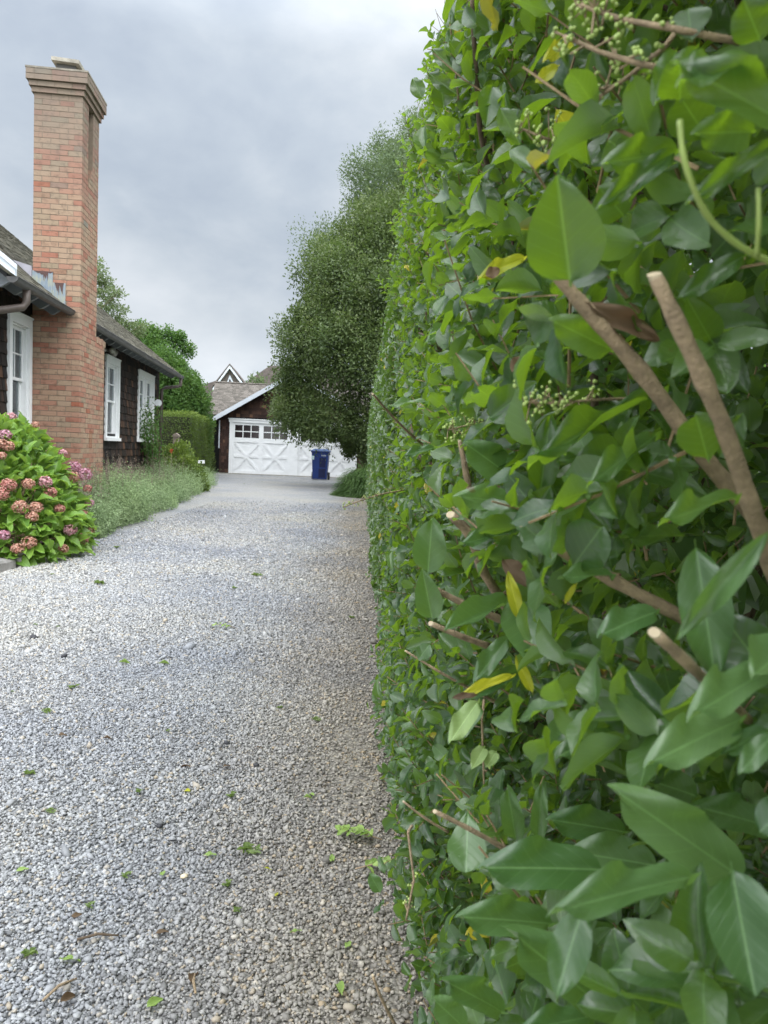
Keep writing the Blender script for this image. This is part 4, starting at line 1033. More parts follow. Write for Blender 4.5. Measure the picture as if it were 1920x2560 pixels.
for (xa, xb_, za, zb) in ((-.02, .21, .46, .82), (-.04, .21, .08, .42)):
    V = [(xa, fy(za)-.004, za), (xb_, fy(za)-.004, za), (xb_+.01, fy(zb)-.004, zb), (xa, fy(zb)-.004, zb)]; V += [(x, y+.003, z) for x, y, z in V]
    mb.add(V, [[(0, 1, 2, 3), (7, 6, 5, 4), (0, 4, 5, 1), (1, 5, 6, 2), (2, 6, 7, 3), (3, 7, 4, 0)]])
mb.build('recess_shade', simple('navy_recess_shade', (.006, .012, .07), .5), body)  # flat plates on the face; the recess's shade is painted as darker navy
mb = MB()
for i in range(4): mb.box(.05+i*.045, .085+i*.045, fy(.9)-.006, fy(.9)-.001, .875, .925)
mb.build('lettering', simple('white_print', (.38, .42, .50), .5), body)
mb = MB(); mb.box(-.31, -.21, fy(.85)-.006, fy(.85)-.0015, .74, .94, rot=rotx(-.09)); mb.build('sticker', simple('pale_sticker', (.38, .50, .52), .5), body)

# ------------------------------------------------------------------ vegetation
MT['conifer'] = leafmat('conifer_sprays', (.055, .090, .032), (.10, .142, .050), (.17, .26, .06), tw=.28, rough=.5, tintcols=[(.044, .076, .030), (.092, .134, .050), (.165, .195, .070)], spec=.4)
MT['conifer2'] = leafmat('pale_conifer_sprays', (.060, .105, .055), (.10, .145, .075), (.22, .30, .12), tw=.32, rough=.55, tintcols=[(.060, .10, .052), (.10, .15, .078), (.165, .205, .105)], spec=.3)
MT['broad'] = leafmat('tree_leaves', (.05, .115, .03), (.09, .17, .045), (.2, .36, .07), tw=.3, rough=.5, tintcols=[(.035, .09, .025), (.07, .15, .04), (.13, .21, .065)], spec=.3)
MT['greygreen'] = leafmat('feathery_leaves', (.10, .14, .07), (.15, .20, .10), (.28, .36, .14), tw=.35, rough=.5, spec=.3)
MT['boxleaf'] = leafmat('clipped_leaves', (.055, .095, .022), (.10, .15, .030), (.22, .32, .045), tw=.28, rough=.55, tintcols=[(.045, .08, .020), (.085, .135, .028), (.24, .33, .055)], spec=.3)
MT['catmint'] = leafmat('catmint', (.20, .28, .17), (.30, .38, .24), (.32, .44, .2), tw=.3, rough=.7, tintcols=[(.16, .21, .13), (.24, .32, .18), (.29, .41, .18)], spec=.25)
MT['catfl'] = leafmat('catmint_seedheads', (.20, .15, .14), (.30, .26, .22), (.25, .2, .18), tw=.2, rough=.8, spec=.2)
MT['grass'] = leafmat('grass_blades', (.055, .11, .03), (.09, .16, .045), (.16, .28, .06), tw=.3, rough=.5, spec=.3)
MT['hyd'] = leafmat('hydrangea_leaf', (.10, .21, .035), (.19, .33, .055), (.36, .56, .06), tw=.32, rough=.45, veins=True, back=(.16, .26, .10), spec=.45)
MT['weed'] = leafmat('weed', (.12, .18, .05), (.20, .27, .09), (.25, .38, .06), tw=.3, rough=.5)
QUAD = [leaf_template([0, .45, 1.0], [-1, 1], 0, c_, 'spray') for c_ in (.1, .35)]
def onbox(V, o): return V-np.array(o)
def clump_tree(name, base, centers, radii, nleaf, lsz, asp, m, label, trunk_h, trunk_r, cat='tree', droop=0.0, tint_bias=None, limbs=10, group=None, seed=1, up=.35):
    """crown = leaf sprays spread through many clumps"""
    rs = np.random.default_rng(seed)
    t = empty(name, base, label=label, cat=cat, group=group)
    base = np.array(base, float); centers = np.array(centers); radii = np.array(radii)
    n = len(centers)*nleaf
    ci = np.repeat(np.arange(len(centers)), nleaf)
    dirs = nrm(rs.normal(size=(n, 3))); rr = rs.random(n)**.7
    P = centers[ci]+dirs*rr[:, None]*radii[ci]
    D = nrm(dirs*1.0+rs.normal(0, .55, (n, 3))+[0, 0, up-droop]); NN = nrm(dirs*.5+rs.normal(0, .6, (n, 3))+[0, 0, .6])
    L = rs.uniform(.7, 1.3, n)*lsz
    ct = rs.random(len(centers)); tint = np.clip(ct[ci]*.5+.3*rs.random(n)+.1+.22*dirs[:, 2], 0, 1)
    V, F, U, T = leaves(P, D, NN, L, L*asp, QUAD, tint=tint, rnd=rs)
    mk('crown', V-base, [F], MT[m], t, smooth=False, tint=T)
    mb = MB(); top = centers[:, 2].max()-base[2]
    pts = np.array([(0, 0, 0), (.05, 0, trunk_h*.5), (0, .05, trunk_h), (.08, 0, top*.75), (.1, .05, top*.95)], float)
    mb.tube(pts, [trunk_r*1.2, trunk_r, trunk_r*.85, trunk_r*.4, trunk_r*.12], 8)
    for i in rs.permutation(len(centers))[:limbs]:
        c_ = centers[i]-base; z0 = min(max(c_[2]*.55, trunk_h*.6), top*.8)
        a = np.array([.03, 0, z0]); mid = (a+c_)/2+[0, 0, .15]
        r0 = trunk_r*.35*(1-.6*z0/top)
        mb.tube(np.array([a, mid, c_]), [r0, r0*.6, r0*.2], 5)
    mb.build('trunk', MT['bark'], t, smooth=True)
    return t
def profile_clumps(cx, cy, prof, n, csz, seed, front=.5, inner=.12, squash=1.25, lobes=0.0):
    rs = np.random.default_rng(seed); zs = [p[0] for p in prof]; rr = [p[1] for p in prof]
    C, Rr = [], []
    zz = np.array(zs); w_ = np.interp(np.linspace(zs[0], zs[-1], 200), zs, rr); cdf = np.cumsum(w_); cdf /= cdf[-1]
    for i in range(n):
        z = np.interp(rs.random(), cdf, np.linspace(zs[0], zs[-1], 200)); r = np.interp(z, zs, rr)
        th = rs.uniform(-math.pi, 0) if rs.random() < front else rs.uniform(0, 2*math.pi)
        lob = 1+lobes*math.sin(th*5+z*1.3)+lobes*math.sin(z*3.1+th*2)
        q = r*lob*(rs.uniform(.80, 1.0) if rs.random() > inner else rs.uniform(.3, .8)); s = csz*rs.uniform(.6, 1.25)
        q = max(q-s*.82, 0)
        C.append((cx+q*math.cos(th), cy+q*math.sin(th), z)); Rr.append((s, s, s*squash))
    return C, Rr
# big cypress-like tree by the hedge end, and its taller paler neighbour behind
def left_at(pts, y, xc):
    out = []
    for px, py in pts:
        p = aty(px, py, y); out.append((p[2], xc-p[0]))
    return out
pr = left_at([(870, 1130), (800, 1090), (715, 1070), (676, 1000), (664, 900), (674, 800), (722, 700), (766, 632), (822, 580), (930, 535)], 24, 1.2)
pr = sorted(pr); pr.append((pr[-1][0]+1.0, .3))
C, Rr = profile_clumps(1.2, 24, pr, 600, .60, 21, front=.8, lobes=.06, squash=1.45, inner=.2)
rs = np.random.default_rng(77)
for px, py in ((720, 1080), (700, 1050), (760, 1095), (800, 1105), (840, 1118), (780, 1100), (860, 1135), (880, 1150), (740, 1085)):   # ragged hanging skirt
    for _ in range(3):
        C.append(tuple(aty(px+rs.uniform(-10, 25), py-rs.uniform(22, 50), 24+rs.uniform(-1, 1)))); Rr.append((.22, .22, .32))
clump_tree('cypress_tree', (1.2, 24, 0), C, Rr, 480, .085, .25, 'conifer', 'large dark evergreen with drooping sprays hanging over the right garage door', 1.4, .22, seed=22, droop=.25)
pr2 = sorted(left_at([(900, 900), (780, 760), (768, 640), (762, 590), (776, 545), (818, 490), (866, 448), (896, 395), (948, 345), (1010, 318), (1045, 300)], 28, 3.0)); pr2.append((pr2[-1][0]+.5, .5))
C, Rr = profile_clumps(3.0, 28, pr2, 430, .66, 31, front=.72, lobes=.09, squash=1.3)
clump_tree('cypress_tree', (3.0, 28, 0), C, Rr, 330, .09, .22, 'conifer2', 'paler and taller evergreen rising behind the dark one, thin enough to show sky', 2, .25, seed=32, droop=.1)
# left: bushy green evergreen behind the clipped hedge
pr3 = [(.8, 1.6), (2.0, 1.85), (3.0, 1.65), (3.8, 1.1), (4.25, .5)]
C, Rr = profile_clumps(-7.2, 28.3, pr3, 120, .42, 41, front=.6)
C2, R_2 = profile_clumps(-6.5, 28.5, [(1, .9), (3, .85), (3.8, .55), (4.4, .15)], 45, .3, 42); C += C2; Rr += R_2
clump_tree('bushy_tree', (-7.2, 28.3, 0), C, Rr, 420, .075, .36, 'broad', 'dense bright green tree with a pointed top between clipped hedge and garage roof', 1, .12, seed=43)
C, Rr = profile_clumps(-8.5, 31, [(1.5, 1.5), (3.5, 1.5), (4.8, 1.1), (5.5, .5)], 80, .42, 44, front=.6)
for (px, py) in ((352, 815), (345, 850), (395, 830), (425, 835), (450, 850), (465, 870)):
    for _ in range(2): C.append(tuple(aty(px+rs.uniform(-8, 8), py+rs.uniform(-6, 20), 31))); Rr.append((.3, .3, .35))
clump_tree('leafy_tree', (-8.5, 31, 0), C, Rr, 400, .08, .38, 'broad', 'taller leafy tree above the cottage corner, behind the pointed one', 2, .16, seed=45)
# feathery tree behind the roof
C, Rr = [], []
for px, py in ((243, 655), (248, 668), (256, 690), (270, 700), (262, 715), (285, 722), (292, 735), (275, 745), (255, 735), (250, 760), (280, 768), (300, 775), (292, 790), (262, 778), (245, 700), (248, 730), (310, 805), (322, 812), (335, 815), (345, 835), (325, 830), (355, 812), (298, 812)):
    for _ in range(2):
        C.append(tuple(aty(px+rs.uniform(-5, 5), py+rs.uniform(-4, 6), 26+rs.uniform(-.5, .5)))); Rr.append((.30, .30, .15))
for _ in range(14):
    C.append((rs.uniform(-13.5, -11.3), 26+rs.uniform(-1.5, 1.5), rs.uniform(3.5, 6.6))); Rr.append((.4, .4, .2))
clump_tree('feathery_tree', (-10.8, 26, 0), C, Rr, 85, .085, .28, 'greygreen', 'sparse feathery tree just showing beside the chimney above the roof', 2.5, .14, limbs=34, seed=46, up=.1)
# trees further off
for i, (px, py, y, r_, h_, lab, mm) in enumerate([
        (640, 1010, 44, 1.6, 4.6, 'small evergreen behind the garage ridge beside the white gable', 'conifer2'), (690, 1010, 46, 1.6, 4.4, 'pale evergreen partly hidden by the big dark tree behind the garage', 'conifer2'),
        (430, 1010, 40, 2.6, 5.0, 'far green tree seen between the leafy tree and the pointed tree', 'broad')]):
    b = aty(px, py, y); C, Rr = profile_clumps(b[0], y, [(1.2, r_*.9), (h_*.5, r_), (h_*.8, r_*.6), (h_, r_*.15)], 60, .55, 60+i)
    clump_tree('background_tree', (b[0], y, 0), C, Rr, 90, .2, .3, mm, lab, 1, .15, seed=70+i)
for i in range(9):                       # wood closing the view off to the left and behind
    x, y = [(-16, 24), (-20, 33), (-15, 42), (-22, 48), (9, 36), (14, 30), (8, 46), (12, 20), (-18, 60)][i]
    C, Rr = profile_clumps(x, y, [(1.0, 2.6), (3, 3.0), (4.5, 2.2), (5.6, .5)], 60, .8, 80+i)
    if x < -12: C = [c_ for c_ in C if c_[2] < 4.8]; Rr = Rr[:len(C)]
    clump_tree('background_tree', (x, y, 0), C, Rr, 60, .3, .4, 'broad', 'green tree standing beyond the gardens, hidden by nearer things', 1.5, .18, seed=90+i, group='trees around the plot', limbs=4)

# clipped hedge on the left, lime-green on top
def box_hedge(name, poly, z1, n, lsz, m, label, top_tint=1.0, seed=1, z0=.05):
    rs = np.random.default_rng(seed); o = empty(name, (poly[0][0], poly[0][1], 0), label=label, cat='hedge'); O = np.array([poly[0][0], poly[0][1], 0.])
    poly = np.array(poly, float); k = len(poly); e = np.roll(poly, -1, 0)-poly; ln = np.linalg.norm(e, axis=1)
    per = ln.sum()*z1; xmin, ymin = poly.min(0); xmax, ymax = poly.max(0)
    cen = poly.mean(0)
    n1 = int(n*.68); pick = rs.choice(k, n1, p=ln/ln.sum()); t = rs.random(n1)
    q = poly[pick]+e[pick]*t[:, None]; nn = np.stack([e[pick][:, 1], -e[pick][:, 0]], 1)/ln[pick][:, None]
    sgn = np.sign(((q-cen)*nn).sum(1)); nn = nn*sgn[:, None]
    z = rs.uniform(z0, z1, n1); dep = rs.uniform(-.10, .06, n1)+.035*np.sin(z*4+t*ln[pick]*3)+.03*np.sin(t*ln[pick]*5.3)
    P1 = np.stack([q[:, 0]+nn[:, 0]*dep, q[:, 1]+nn[:, 1]*dep, z], 1); N1 = np.stack([nn[:, 0], nn[:, 1], np.full(n1, .5)], 1)
    n2 = n-n1; a = rs.random((n2, 2)); 
    A, B_, C_, D_ = poly[0], poly[1], poly[2], poly[3]
    q = (A*(1-a[:, :1])+B_*a[:, :1])*(1-a[:, 1:])+(D_*(1-a[:, :1])+C_*a[:, :1])*a[:, 1:]
    P2 = np.stack([q[:, 0], q[:, 1], z1+rs.normal(0, .035, n2)+.03*np.sin(q[:, 0]*3+q[:, 1]*2)], 1); N2 = np.tile([0, 0, 1.], (n2, 1))
    P = np.concatenate([P1, P2]); NN = np.concatenate([N1, N2])+rs.normal(0, .55, (n, 3)); D = nrm(np.concatenate([N1, N2])*.5+rs.normal(0, .6, (n, 3))+[0, 0, .3])
    L = rs.uniform(.7, 1.3, n)*lsz
    tint = np.clip(rs.random(n)*.45+np.clip((P[:, 2]-z1+.22)/.25, 0, 1)*.55*top_tint, 0, 1)
    V, F, U, T = leaves(P, D, NN, L, L*.32, QUAD, tint=tint, rnd=rs); mk('foliage', V-O, [F], MT[m], o, tint=T)
    inner = cen+(poly-cen)*(1-.14/np.abs(poly-cen).max(1, keepdims=True))
    V = np.array([(x, y, z) for z in (0, z1-.12) for x, y in inner])-O; kk = k
    mk('dark_core', V, [[(i, (i+1) % kk, kk+(i+1) % kk, kk+i) for i in range(kk)], [list(range(kk, 2*kk))]], MT['core_shade'], o)  # solid core behind the leaves, the hedge's inner shade painted as dark colour
    return o
MT['core_shade'] = simple('painted_core_shade', (.035, .04, .018), .95, var=.5, scale=30, bump=.8, bscale=60)
box_hedge('clipped_hedge', [(-8.6, 23.2), (-5.18, 23.5), (-5.75, 29.9), (-8.6, 29.6)], 2.04, 52000, .046, 'boxleaf', 'square clipped hedge with a lime green top between cottage and garage', seed=5)

def blob_shrub(name, base, r, h, n, lsz, asp, m, label, seed, cat='shrub', up=.4, stems=8):
    rs = np.random.default_rng(seed); o = empty(name, base, label=label, cat=cat); 
    d = nrm(rs.normal(size=(n, 3))); d[:, 2] = abs(d[:, 2]); q = rs.uniform(.75, 1.03, n)*(1+.08*np.sin(d[:, 0]*7)+.07*np.sin(d[:, 1]*9+d[:, 2]*5))
    P = d*q[:, None]*np.array([r, r, h]); P[:, 2] = np.maximum(P[:, 2], .03)
    D = nrm(d+rs.normal(0, .5, (n, 3))+[0, 0, up]); NN = nrm(d*.8+rs.normal(0, .5, (n, 3))+[0, 0, .5]); L = rs.uniform(.7, 1.3, n)*lsz
    V, F, U, T = leaves(P, D, NN, L, L*asp, QUAD, tint=np.clip(rs.random(n)*.6+.4*d[:, 2], 0, 1), rnd=rs)
    mk('foliage', V, [F], MT[m], o, tint=T)
    mb = MB()
    for i in range(stems):
        e = P[rs.integers(n)]*.85; mb.tube(np.array([(0, 0, 0), e*.5+[0, 0, .03], e]), [.012, .008, .004], 5)
    mb.build('stems', MT['bark'], o)
    return o
p = aty(440, 1120, 20.0); blob_shrub('round_shrub', (p[0], 20.0, 0), .75, 1.12, 5200, .07, .3, 'boxleaf', 'rounded bright green shrub beyond the cottage corner', 51)
p = aty(452, 1150, 18.4); blob_shrub('round_shrub', (p[0], 18.4, 0), .6, .78, 4200, .07, .3, 'boxleaf', 'low lime green shrub in front of the rounded one', 52)
# climbing rose on the corner of the cottage
rs = np.random.default_rng(53); base = aty(385, 1170, 17.6); base = np.array([base[0], 17.6, 0.])
o = empty('climbing_rose', base, label='dark leggy climbing rose covering the lower right of the double window', cat='shrub')
mb = MB(); Ps = []
for i in range(16):
    tx = rs.uniform(348, 405); ty = rs.uniform(1010, 1110); e = aty(tx, ty, 17.4+rs.uniform(-.5, .5)); b0 = base+[rs.uniform(-.15, .15), 0, 0]
    mid = (b0+e)/2+[rs.uniform(-.1, .2), 0, .2]; pts = np.array([b0, mid, e]); mb.tube(pts-base, [.012, .008, .003], 5)
    for _ in range(130):
        t = rs.uniform(.25, 1.05); q = (1-t)**2*b0+2*t*(1-t)*mid+t*t*e; Ps.append(q+rs.normal(0, .09, 3))
mb.build('stems', MT['bark'], o)
Ps = np.array(Ps); n = len(Ps); V, F, U, T = leaves(Ps-base, nrm(rs.normal(size=(n, 3))+[.2, 0, 0]), nrm(rs.normal(size=(n, 3))+[.3, -.3, .8]), rs.uniform(.04, .075, n), rs.uniform(.016, .024, n), QUAD, tint=rs.random(n)*.7, rnd=rs)
mk('foliage', V, [F], MT['broad'], o, tint=T)
# dark grassy mound under the big tree
def grass_clump(name, base, r, h, n, label, seed, lean=(0, 0), cat='grass clump', m='grass', wd=.006):
    rs = np.random.default_rng(seed); o = empty(name, base, label=label, cat=cat)
    a = rs.uniform(0, 2*math.pi, n); q = rs.random(n)**.6; B0 = np.stack([np.cos(a)*q*r*.3, np.sin(a)*q*r*.3, np.zeros(n)], 1)
    out = np.stack([np.cos(a), np.sin(a), np.zeros(n)], 1); hh = h*rs.uniform(.6, 1.05, n); sp = r*q*rs.uniform(.6, 1.1, n)
    V = []; ts = (0, .22, .45, .72, 1.0); S = np.stack([-np.sin(a), np.cos(a), np.zeros(n)], 1)
    for t in ts:
        c_ = B0+out*(sp*t**1.6)[:, None]+np.array([lean[0], lean[1], 0])*t*t; c_[:, 2] += hh*1.02*math.sin(math.pi*.96*min(1, t*.985+.0))**.75 if t > 0 else 0
        for s in (-1, 1): V.append(c_+S*s*wd*(1-t*.85))
    V = np.stack(V, 1); F = np.array([(2*i, 2*i+1, 2*i+3, 2*i+2) for i in range(4)])
    mk('blades', V.reshape(-1, 3), [(F[None]+10*np.arange(n)[:, None, None]).reshape(-1, 4)], MT[m], o, smooth=True)
    return o
p = gnd(885, 1240)
def hairy_mound(name, base, r_, h, n, label, seed):
    rs = np.random.default_rng(seed); o = empty(name, base, label=label, cat='grass clump')
    d = nrm(rs.normal(size=(n, 3))); d[:, 2] = abs(d[:, 2]); q = rs.uniform(.55, 1.0, n)*(1+.06*np.sin(d[:, 0]*6+d[:, 1]*5))
    P = d*q[:, None]*np.array([r_, r_, h])*.9
    D = nrm(d*[1, 1, .25]+np.array([0, 0, -.35])+rs.normal(0, .22, (n, 3))); NN = nrm(d+[0, 0, .5]); L = rs.uniform(.14, .30, n)
    P[:, 2] = np.maximum(P[:, 2], .05); low = P[:, 2]+D[:, 2]*L < .01; D[low, 2] = .05
    V, F, U, T = leaves(P, D, NN, L, L*.035, [leaf_template([0, .35, .7, 1.0], [-1, 1], 0, .35, 'spray')], rnd=rs)
    mk('blades', V, [F], MT['grass'], o)
hairy_mound('grass_mound', (p[0]+.30, p[1], 0), .82, .88, 12000, 'dark green shaggy grass mound beside the bin under the evergreen', 61)
# catmint border: too many stems to count
def catmint():
    rs = np.random.default_rng(71); n = 17000
    y = 8.9+(22.4-8.9)*rs.random(n)**1.25
    xr = np.interp(y, [8.9, 9.6, 10.6, 13.5, 21.4, 22.5], [-3.05, -3.05, -3.12, -3.28, -4.05, -4.35])+rs.normal(0, .04, n)+.06*np.sin(y*3)
    xl = np.interp(y, [8.9, 10.3, 11.7, 19, 22.5], [-3.75, -3.75, -4.55, -5.1, -6.1])
    xl = np.where(y > 11.6, xl, np.where(y > 10.2, -3.75, xl))
    u = rs.random(n); x = xr+(xl-xr)*u
    hgt = (.36+.25*np.sin(np.clip(u, 0, 1)*math.pi*.6)+.10*np.sin(y*1.3+x*2)+.06*np.sin(y*3.1))*rs.uniform(.7, 1.15, n)*np.clip((y-8.75)/.5, .45, 1)*np.clip(u*9+.55, 0, 1)
    lean = np.stack([rs.normal(.05, .22, n), rs.normal(-.02, .2, n)], 1)
    P_, D_, N_, L_, T_ = [], [], [], [], []; bt = rs.random(n)
    for k in range(9):
        t = (k+.5)/9; pz = hgt*t
        P = np.stack([x+lean[:, 0]*hgt*t*1.2, y+lean[:, 1]*hgt*t*1.2, pz], 1)+rs.normal(0, .012, (n, 3))
        D = nrm(rs.normal(size=(n, 3))*[1, 1, .6]+[.15, -.15, .55]); P_.append(P); D_.append(D); N_.append(rs.normal(size=(n, 3))+[0, -.2, .9]); L_.append(rs.uniform(.02, .042, n)*(1.15-.4*t)); T_.append(np.clip(.25+.3*bt+.3*t+.15*np.sin(y*2.2+x*3)+rs.normal(0, .1, n), 0, 1))
    P = np.concatenate(P_); k_ = P[:, 2] > .01
    P = P[k_]; D = np.concatenate(D_)[k_]; NN = np.concatenate(N_)[k_]; L = np.concatenate(L_)[k_]; T0 = np.concatenate(T_)[k_]
    V, F, U, T = leaves(P, D, NN, L, L*.30, [leaf_template([0, .5, 1.0], [-1, 1], 0, .2, 'spray')], tint=T0, rnd=rs)
    tag(mk('catmint_border', V, [F], MT['catmint'], tint=T), 'low grey-green feathery catmint filling the bed along the cottage', 'ground cover', kind='stuff')
    m_ = 900; i = rs.integers(0, n, m_); i = i[(u[i] > .25)]; m_ = len(i)
    Pq, Dq, Nq, Lq = [], [], [], []
    for k in range(16):
        t = rs.random(m_); Pq.append(np.stack([x[i]+lean[i, 0]*.3, y[i]+lean[i, 1]*.2, hgt[i]*.9+t*.22], 1)+rs.normal(0, .008, (m_, 3))); Dq.append(nrm(rs.normal(size=(m_, 3))+[0, 0, 1.])); Nq.append(rs.normal(size=(m_, 3))); Lq.append(rs.uniform(.010, .02, m_))
    V, F, U, _ = leaves(np.concatenate(Pq), np.concatenate(Dq), np.concatenate(Nq), np.concatenate(Lq), np.concatenate(Lq)*.4, [leaf_template([0, .5, 1.0], [-1, 1], 0, .2, 'spray')], rnd=rs)
    st = MB(); 
    for q in rs.permutation(m_)[:420]:
        a_ = np.array([x[i[q]], y[i[q]], hgt[i[q]]*.4]); b_ = np.array([x[i[q]]+lean[i[q], 0]*.3, y[i[q]]+lean[i[q], 1]*.2, hgt[i[q]]*.9+.22]); st.tube(np.array([a_, (a_+b_)/2, b_]), .0014, 3, cap=False)
    Vs = np.concatenate(st.V); Fs = np.concatenate(st.F[4])
    tag(mk('seed_heads', np.concatenate([V, Vs]), [np.concatenate([F, Fs+len(V)])], MT['catfl']), 'thin brownish seed stalks standing up out of the catmint', 'seed heads', kind='stuff')
catmint()
# drier leggy plants against the wall
grass_clump('dry_plant', (-4.55, 12.6, 0), .5, .75, 260, 'dry purplish stalks against the brown wall beside the chimney foot', 62, m='catfl', cat='plant', wd=.004)
grass_clump('dry_plant', (-4.75, 14.6, 0), .5, .7, 240, 'dry stalks below the narrow white window', 63, m='catfl', cat='plant', wd=.004)

# hydrangea
HB = np.array([-3.46, 7.5, 0.0])
hyd = empty('hydrangea', HB, label='big hydrangea bush with pink and mauve flower heads in front of the chimney', cat='bush')
rs = np.random.default_rng(81)
HR = np.array([.72, .92, 1.22])
def ell(px, py, k=1.0):
    """nearest point of the bush's rounded surface on a photo sight line"""
    v = ray(px, py); o_ = EYE-HB; o2 = o_/(HR*k); v2 = v/(HR*k)
    a = v2@v2; b = 2*o2@v2; c_ = o2@o2-1; dsc = b*b-4*a*c_
    t = (-b-math.sqrt(dsc))/(2*a) if dsc > 0 else -b/(2*a)
    return EYE+v*t
heads = [(40, 320, 46, 'mauve'), (80, 190, 42, 'pink'), (335, 665, 48, 'pink'), (212, 680, 44, 'tan'), (375, 745, 44, 'red'), (62, 690, 56, 'red'), (10, 755, 56, 'red'), (150, 850, 56, 'tan'), (265, 855, 48, 'tan'), (238, 925, 44, 'tan'), (440, 865, 38, 'red'), (657, 820, 38, 'mauve'), (615, 897, 28, 'red'), (548, 555, 50, 'mauve'), (625, 612, 56, 'mauve'), (532, 630, 50, 'tan'), (648, 715, 30, 'red'), (468, 452, 28, 'pink'), (520, 1020, 46, 'pink'), (608, 1082, 52, 'red'), (660, 1025, 38, 'red'), (28, 1058, 42, 'mauve'), (215, 1115, 54, 'tan'), (125, 1160, 46, 'tan'), (470, 1160, 36, 'tan'), (60, 400, 42, 'tan'), (12, 385, 38, 'tan'), (262, 245, 30, 'tan'), (15, 470, 30, 'tan')]
n = 2300
d = nrm(rs.normal(size=(n, 3))); d[:, 2] = abs(d[:, 2])*1.0-.05; d = nrm(d)
q = 1-abs(rs.normal(0, .11, n)); q *= 1+.05*np.sin(d[:, 0]*8+1)+.05*np.sin(d[:, 2]*9)
P = d*q[:, None]*HR; P[:, 2] = np.clip(P[:, 2], .07, None)
D = nrm(d*.75+rs.normal(0, .45, (n, 3))+[0, 0, .15]); NN = nrm(d*.55+[0, -.1, .95]+rs.normal(0, .3, (n, 3))); L = rs.uniform(.09, .17, n)
hp = np.array([ell(hx*.3376, 980+hy*.3376, 1.07) for hx, hy, *_ in heads])-HB
kk = np.array([min(np.linalg.norm(np.cross(hp-(p_+d_*l_*.5), nrm(hp-(EYE-HB))), axis=1)[np.linalg.norm(hp-p_, axis=1) < .3].tolist()+[9]) for p_, d_, l_ in zip(P, D, L)]) > .05
kk |= rs.random(n) < .12
P, D, NN, L = P[kk], D[kk], NN[kk], L[kk]; n = len(P)
V, F, U, _ = leaves(P, D, NN, L, L*.30, [leaf_template([-.12, 0, .12, .3, .5, .7, .87, 1.0], [-1, -.5, 0, .5, 1], f, c_, 'ovate', 1) for f, c_ in ((.5, .12), (.3, .25), (.6, .05), (.2, .3))], rnd=rs)
mk('foliage', V, [F], MT['hyd'], hyd, uv=U, smooth=True)
mb = MB()
for i in range(60):
    e = P[rs.integers(n)]*.9; mb.tube(np.array([(rs.uniform(-.25, .25), rs.uniform(-.25, .25), 0), e*.5+[0, 0, .05], e]), [.007, .006, .004], 6)
mb.build('stems', MT['stem'], hyd, smooth=True)
def petal_mat(name, cols):
    m, nt, p = mat(name); g = N(nt, 'ShaderNodeNewGeometry')
    c = ramp(nt, [(i/(len(cols)-1), q) for i, q in enumerate(cols)], g.outputs['Random Per Island']).outputs[0]
    nt.links.new(c, p.inputs['Base Color']); p.inputs['Roughness'].default_value = .65
    tr = N(nt, 'ShaderNodeBsdfTranslucent'); nt.links.new(c, tr.inputs[0]); mx = N(nt, 'ShaderNodeMixShader'); mx.inputs[0].default_value = .25
    nt.links.new(p.outputs[0], mx.inputs[1]); nt.links.new(tr.outputs[0], mx.inputs[2]); nt.links.new(mx.outputs[0], nt.nodes['Material Output'].inputs[0]); return m
PM = dict(pink=petal_mat('pink_petals', [(.42, .16, .18), (.58, .28, .31), (.68, .46, .47), (.52, .24, .28)]),
          mauve=petal_mat('mauve_petals', [(.40, .13, .19), (.50, .23, .30), (.60, .40, .48), (.44, .15, .19)]),
          red=petal_mat('dusky_red_petals', [(.36, .10, .09), (.48, .20, .17), (.58, .33, .27), (.35, .14, .10)]),
          tan=petal_mat('faded_petals', [(.38, .14, .10), (.50, .25, .17), (.62, .42, .32), (.42, .16, .13)]))
PT = {'pink': 'fresh pink flower head', 'mauve': 'mauve to lilac flower head', 'red': 'dusky red flower head', 'tan': 'faded brown and peach flower head'}
for hx, hy, hr, kind in heads:
    px, py = hx*.3376, 980+hy*.3376; c_ = ell(px, py, 1.07); r = hr*.3376/F_PX*c_[1]*.98
    c_ = c_-HB; c_[2] = max(c_[2], r)
    n = int(150*(r/.06)**1.2); dd = nrm(rs.normal(size=(n, 3))); dd[:, 2] += .15; dd = nrm(dd)
    PP, DD_, NN_ = [], [], []
    A = nrm(np.cross(dd, rs.normal(size=(n, 3)))); Bq = np.cross(dd, A); cen = c_+dd*(r*rs.uniform(.72, 1.08, (n, 1)))*[1, 1, .82]
    for k in range(4):
        u_ = A*math.cos(k*math.pi/2)+Bq*math.sin(k*math.pi/2); PP.append(cen); DD_.append(nrm(u_+dd*.35)); NN_.append(dd)
    PP = np.concatenate(PP); L = rs.uniform(.009, .015, len(PP))
    V, F, U, _ = leaves(PP, np.concatenate(DD_), np.concatenate(NN_), L, L*.55, [leaf_template([0, .5, 1.0], [-1, 1], 0, -.1, 'spray')], rnd=rs)
    mk('flower_head', V, [F], PM[kind], hyd, label=PT[kind])

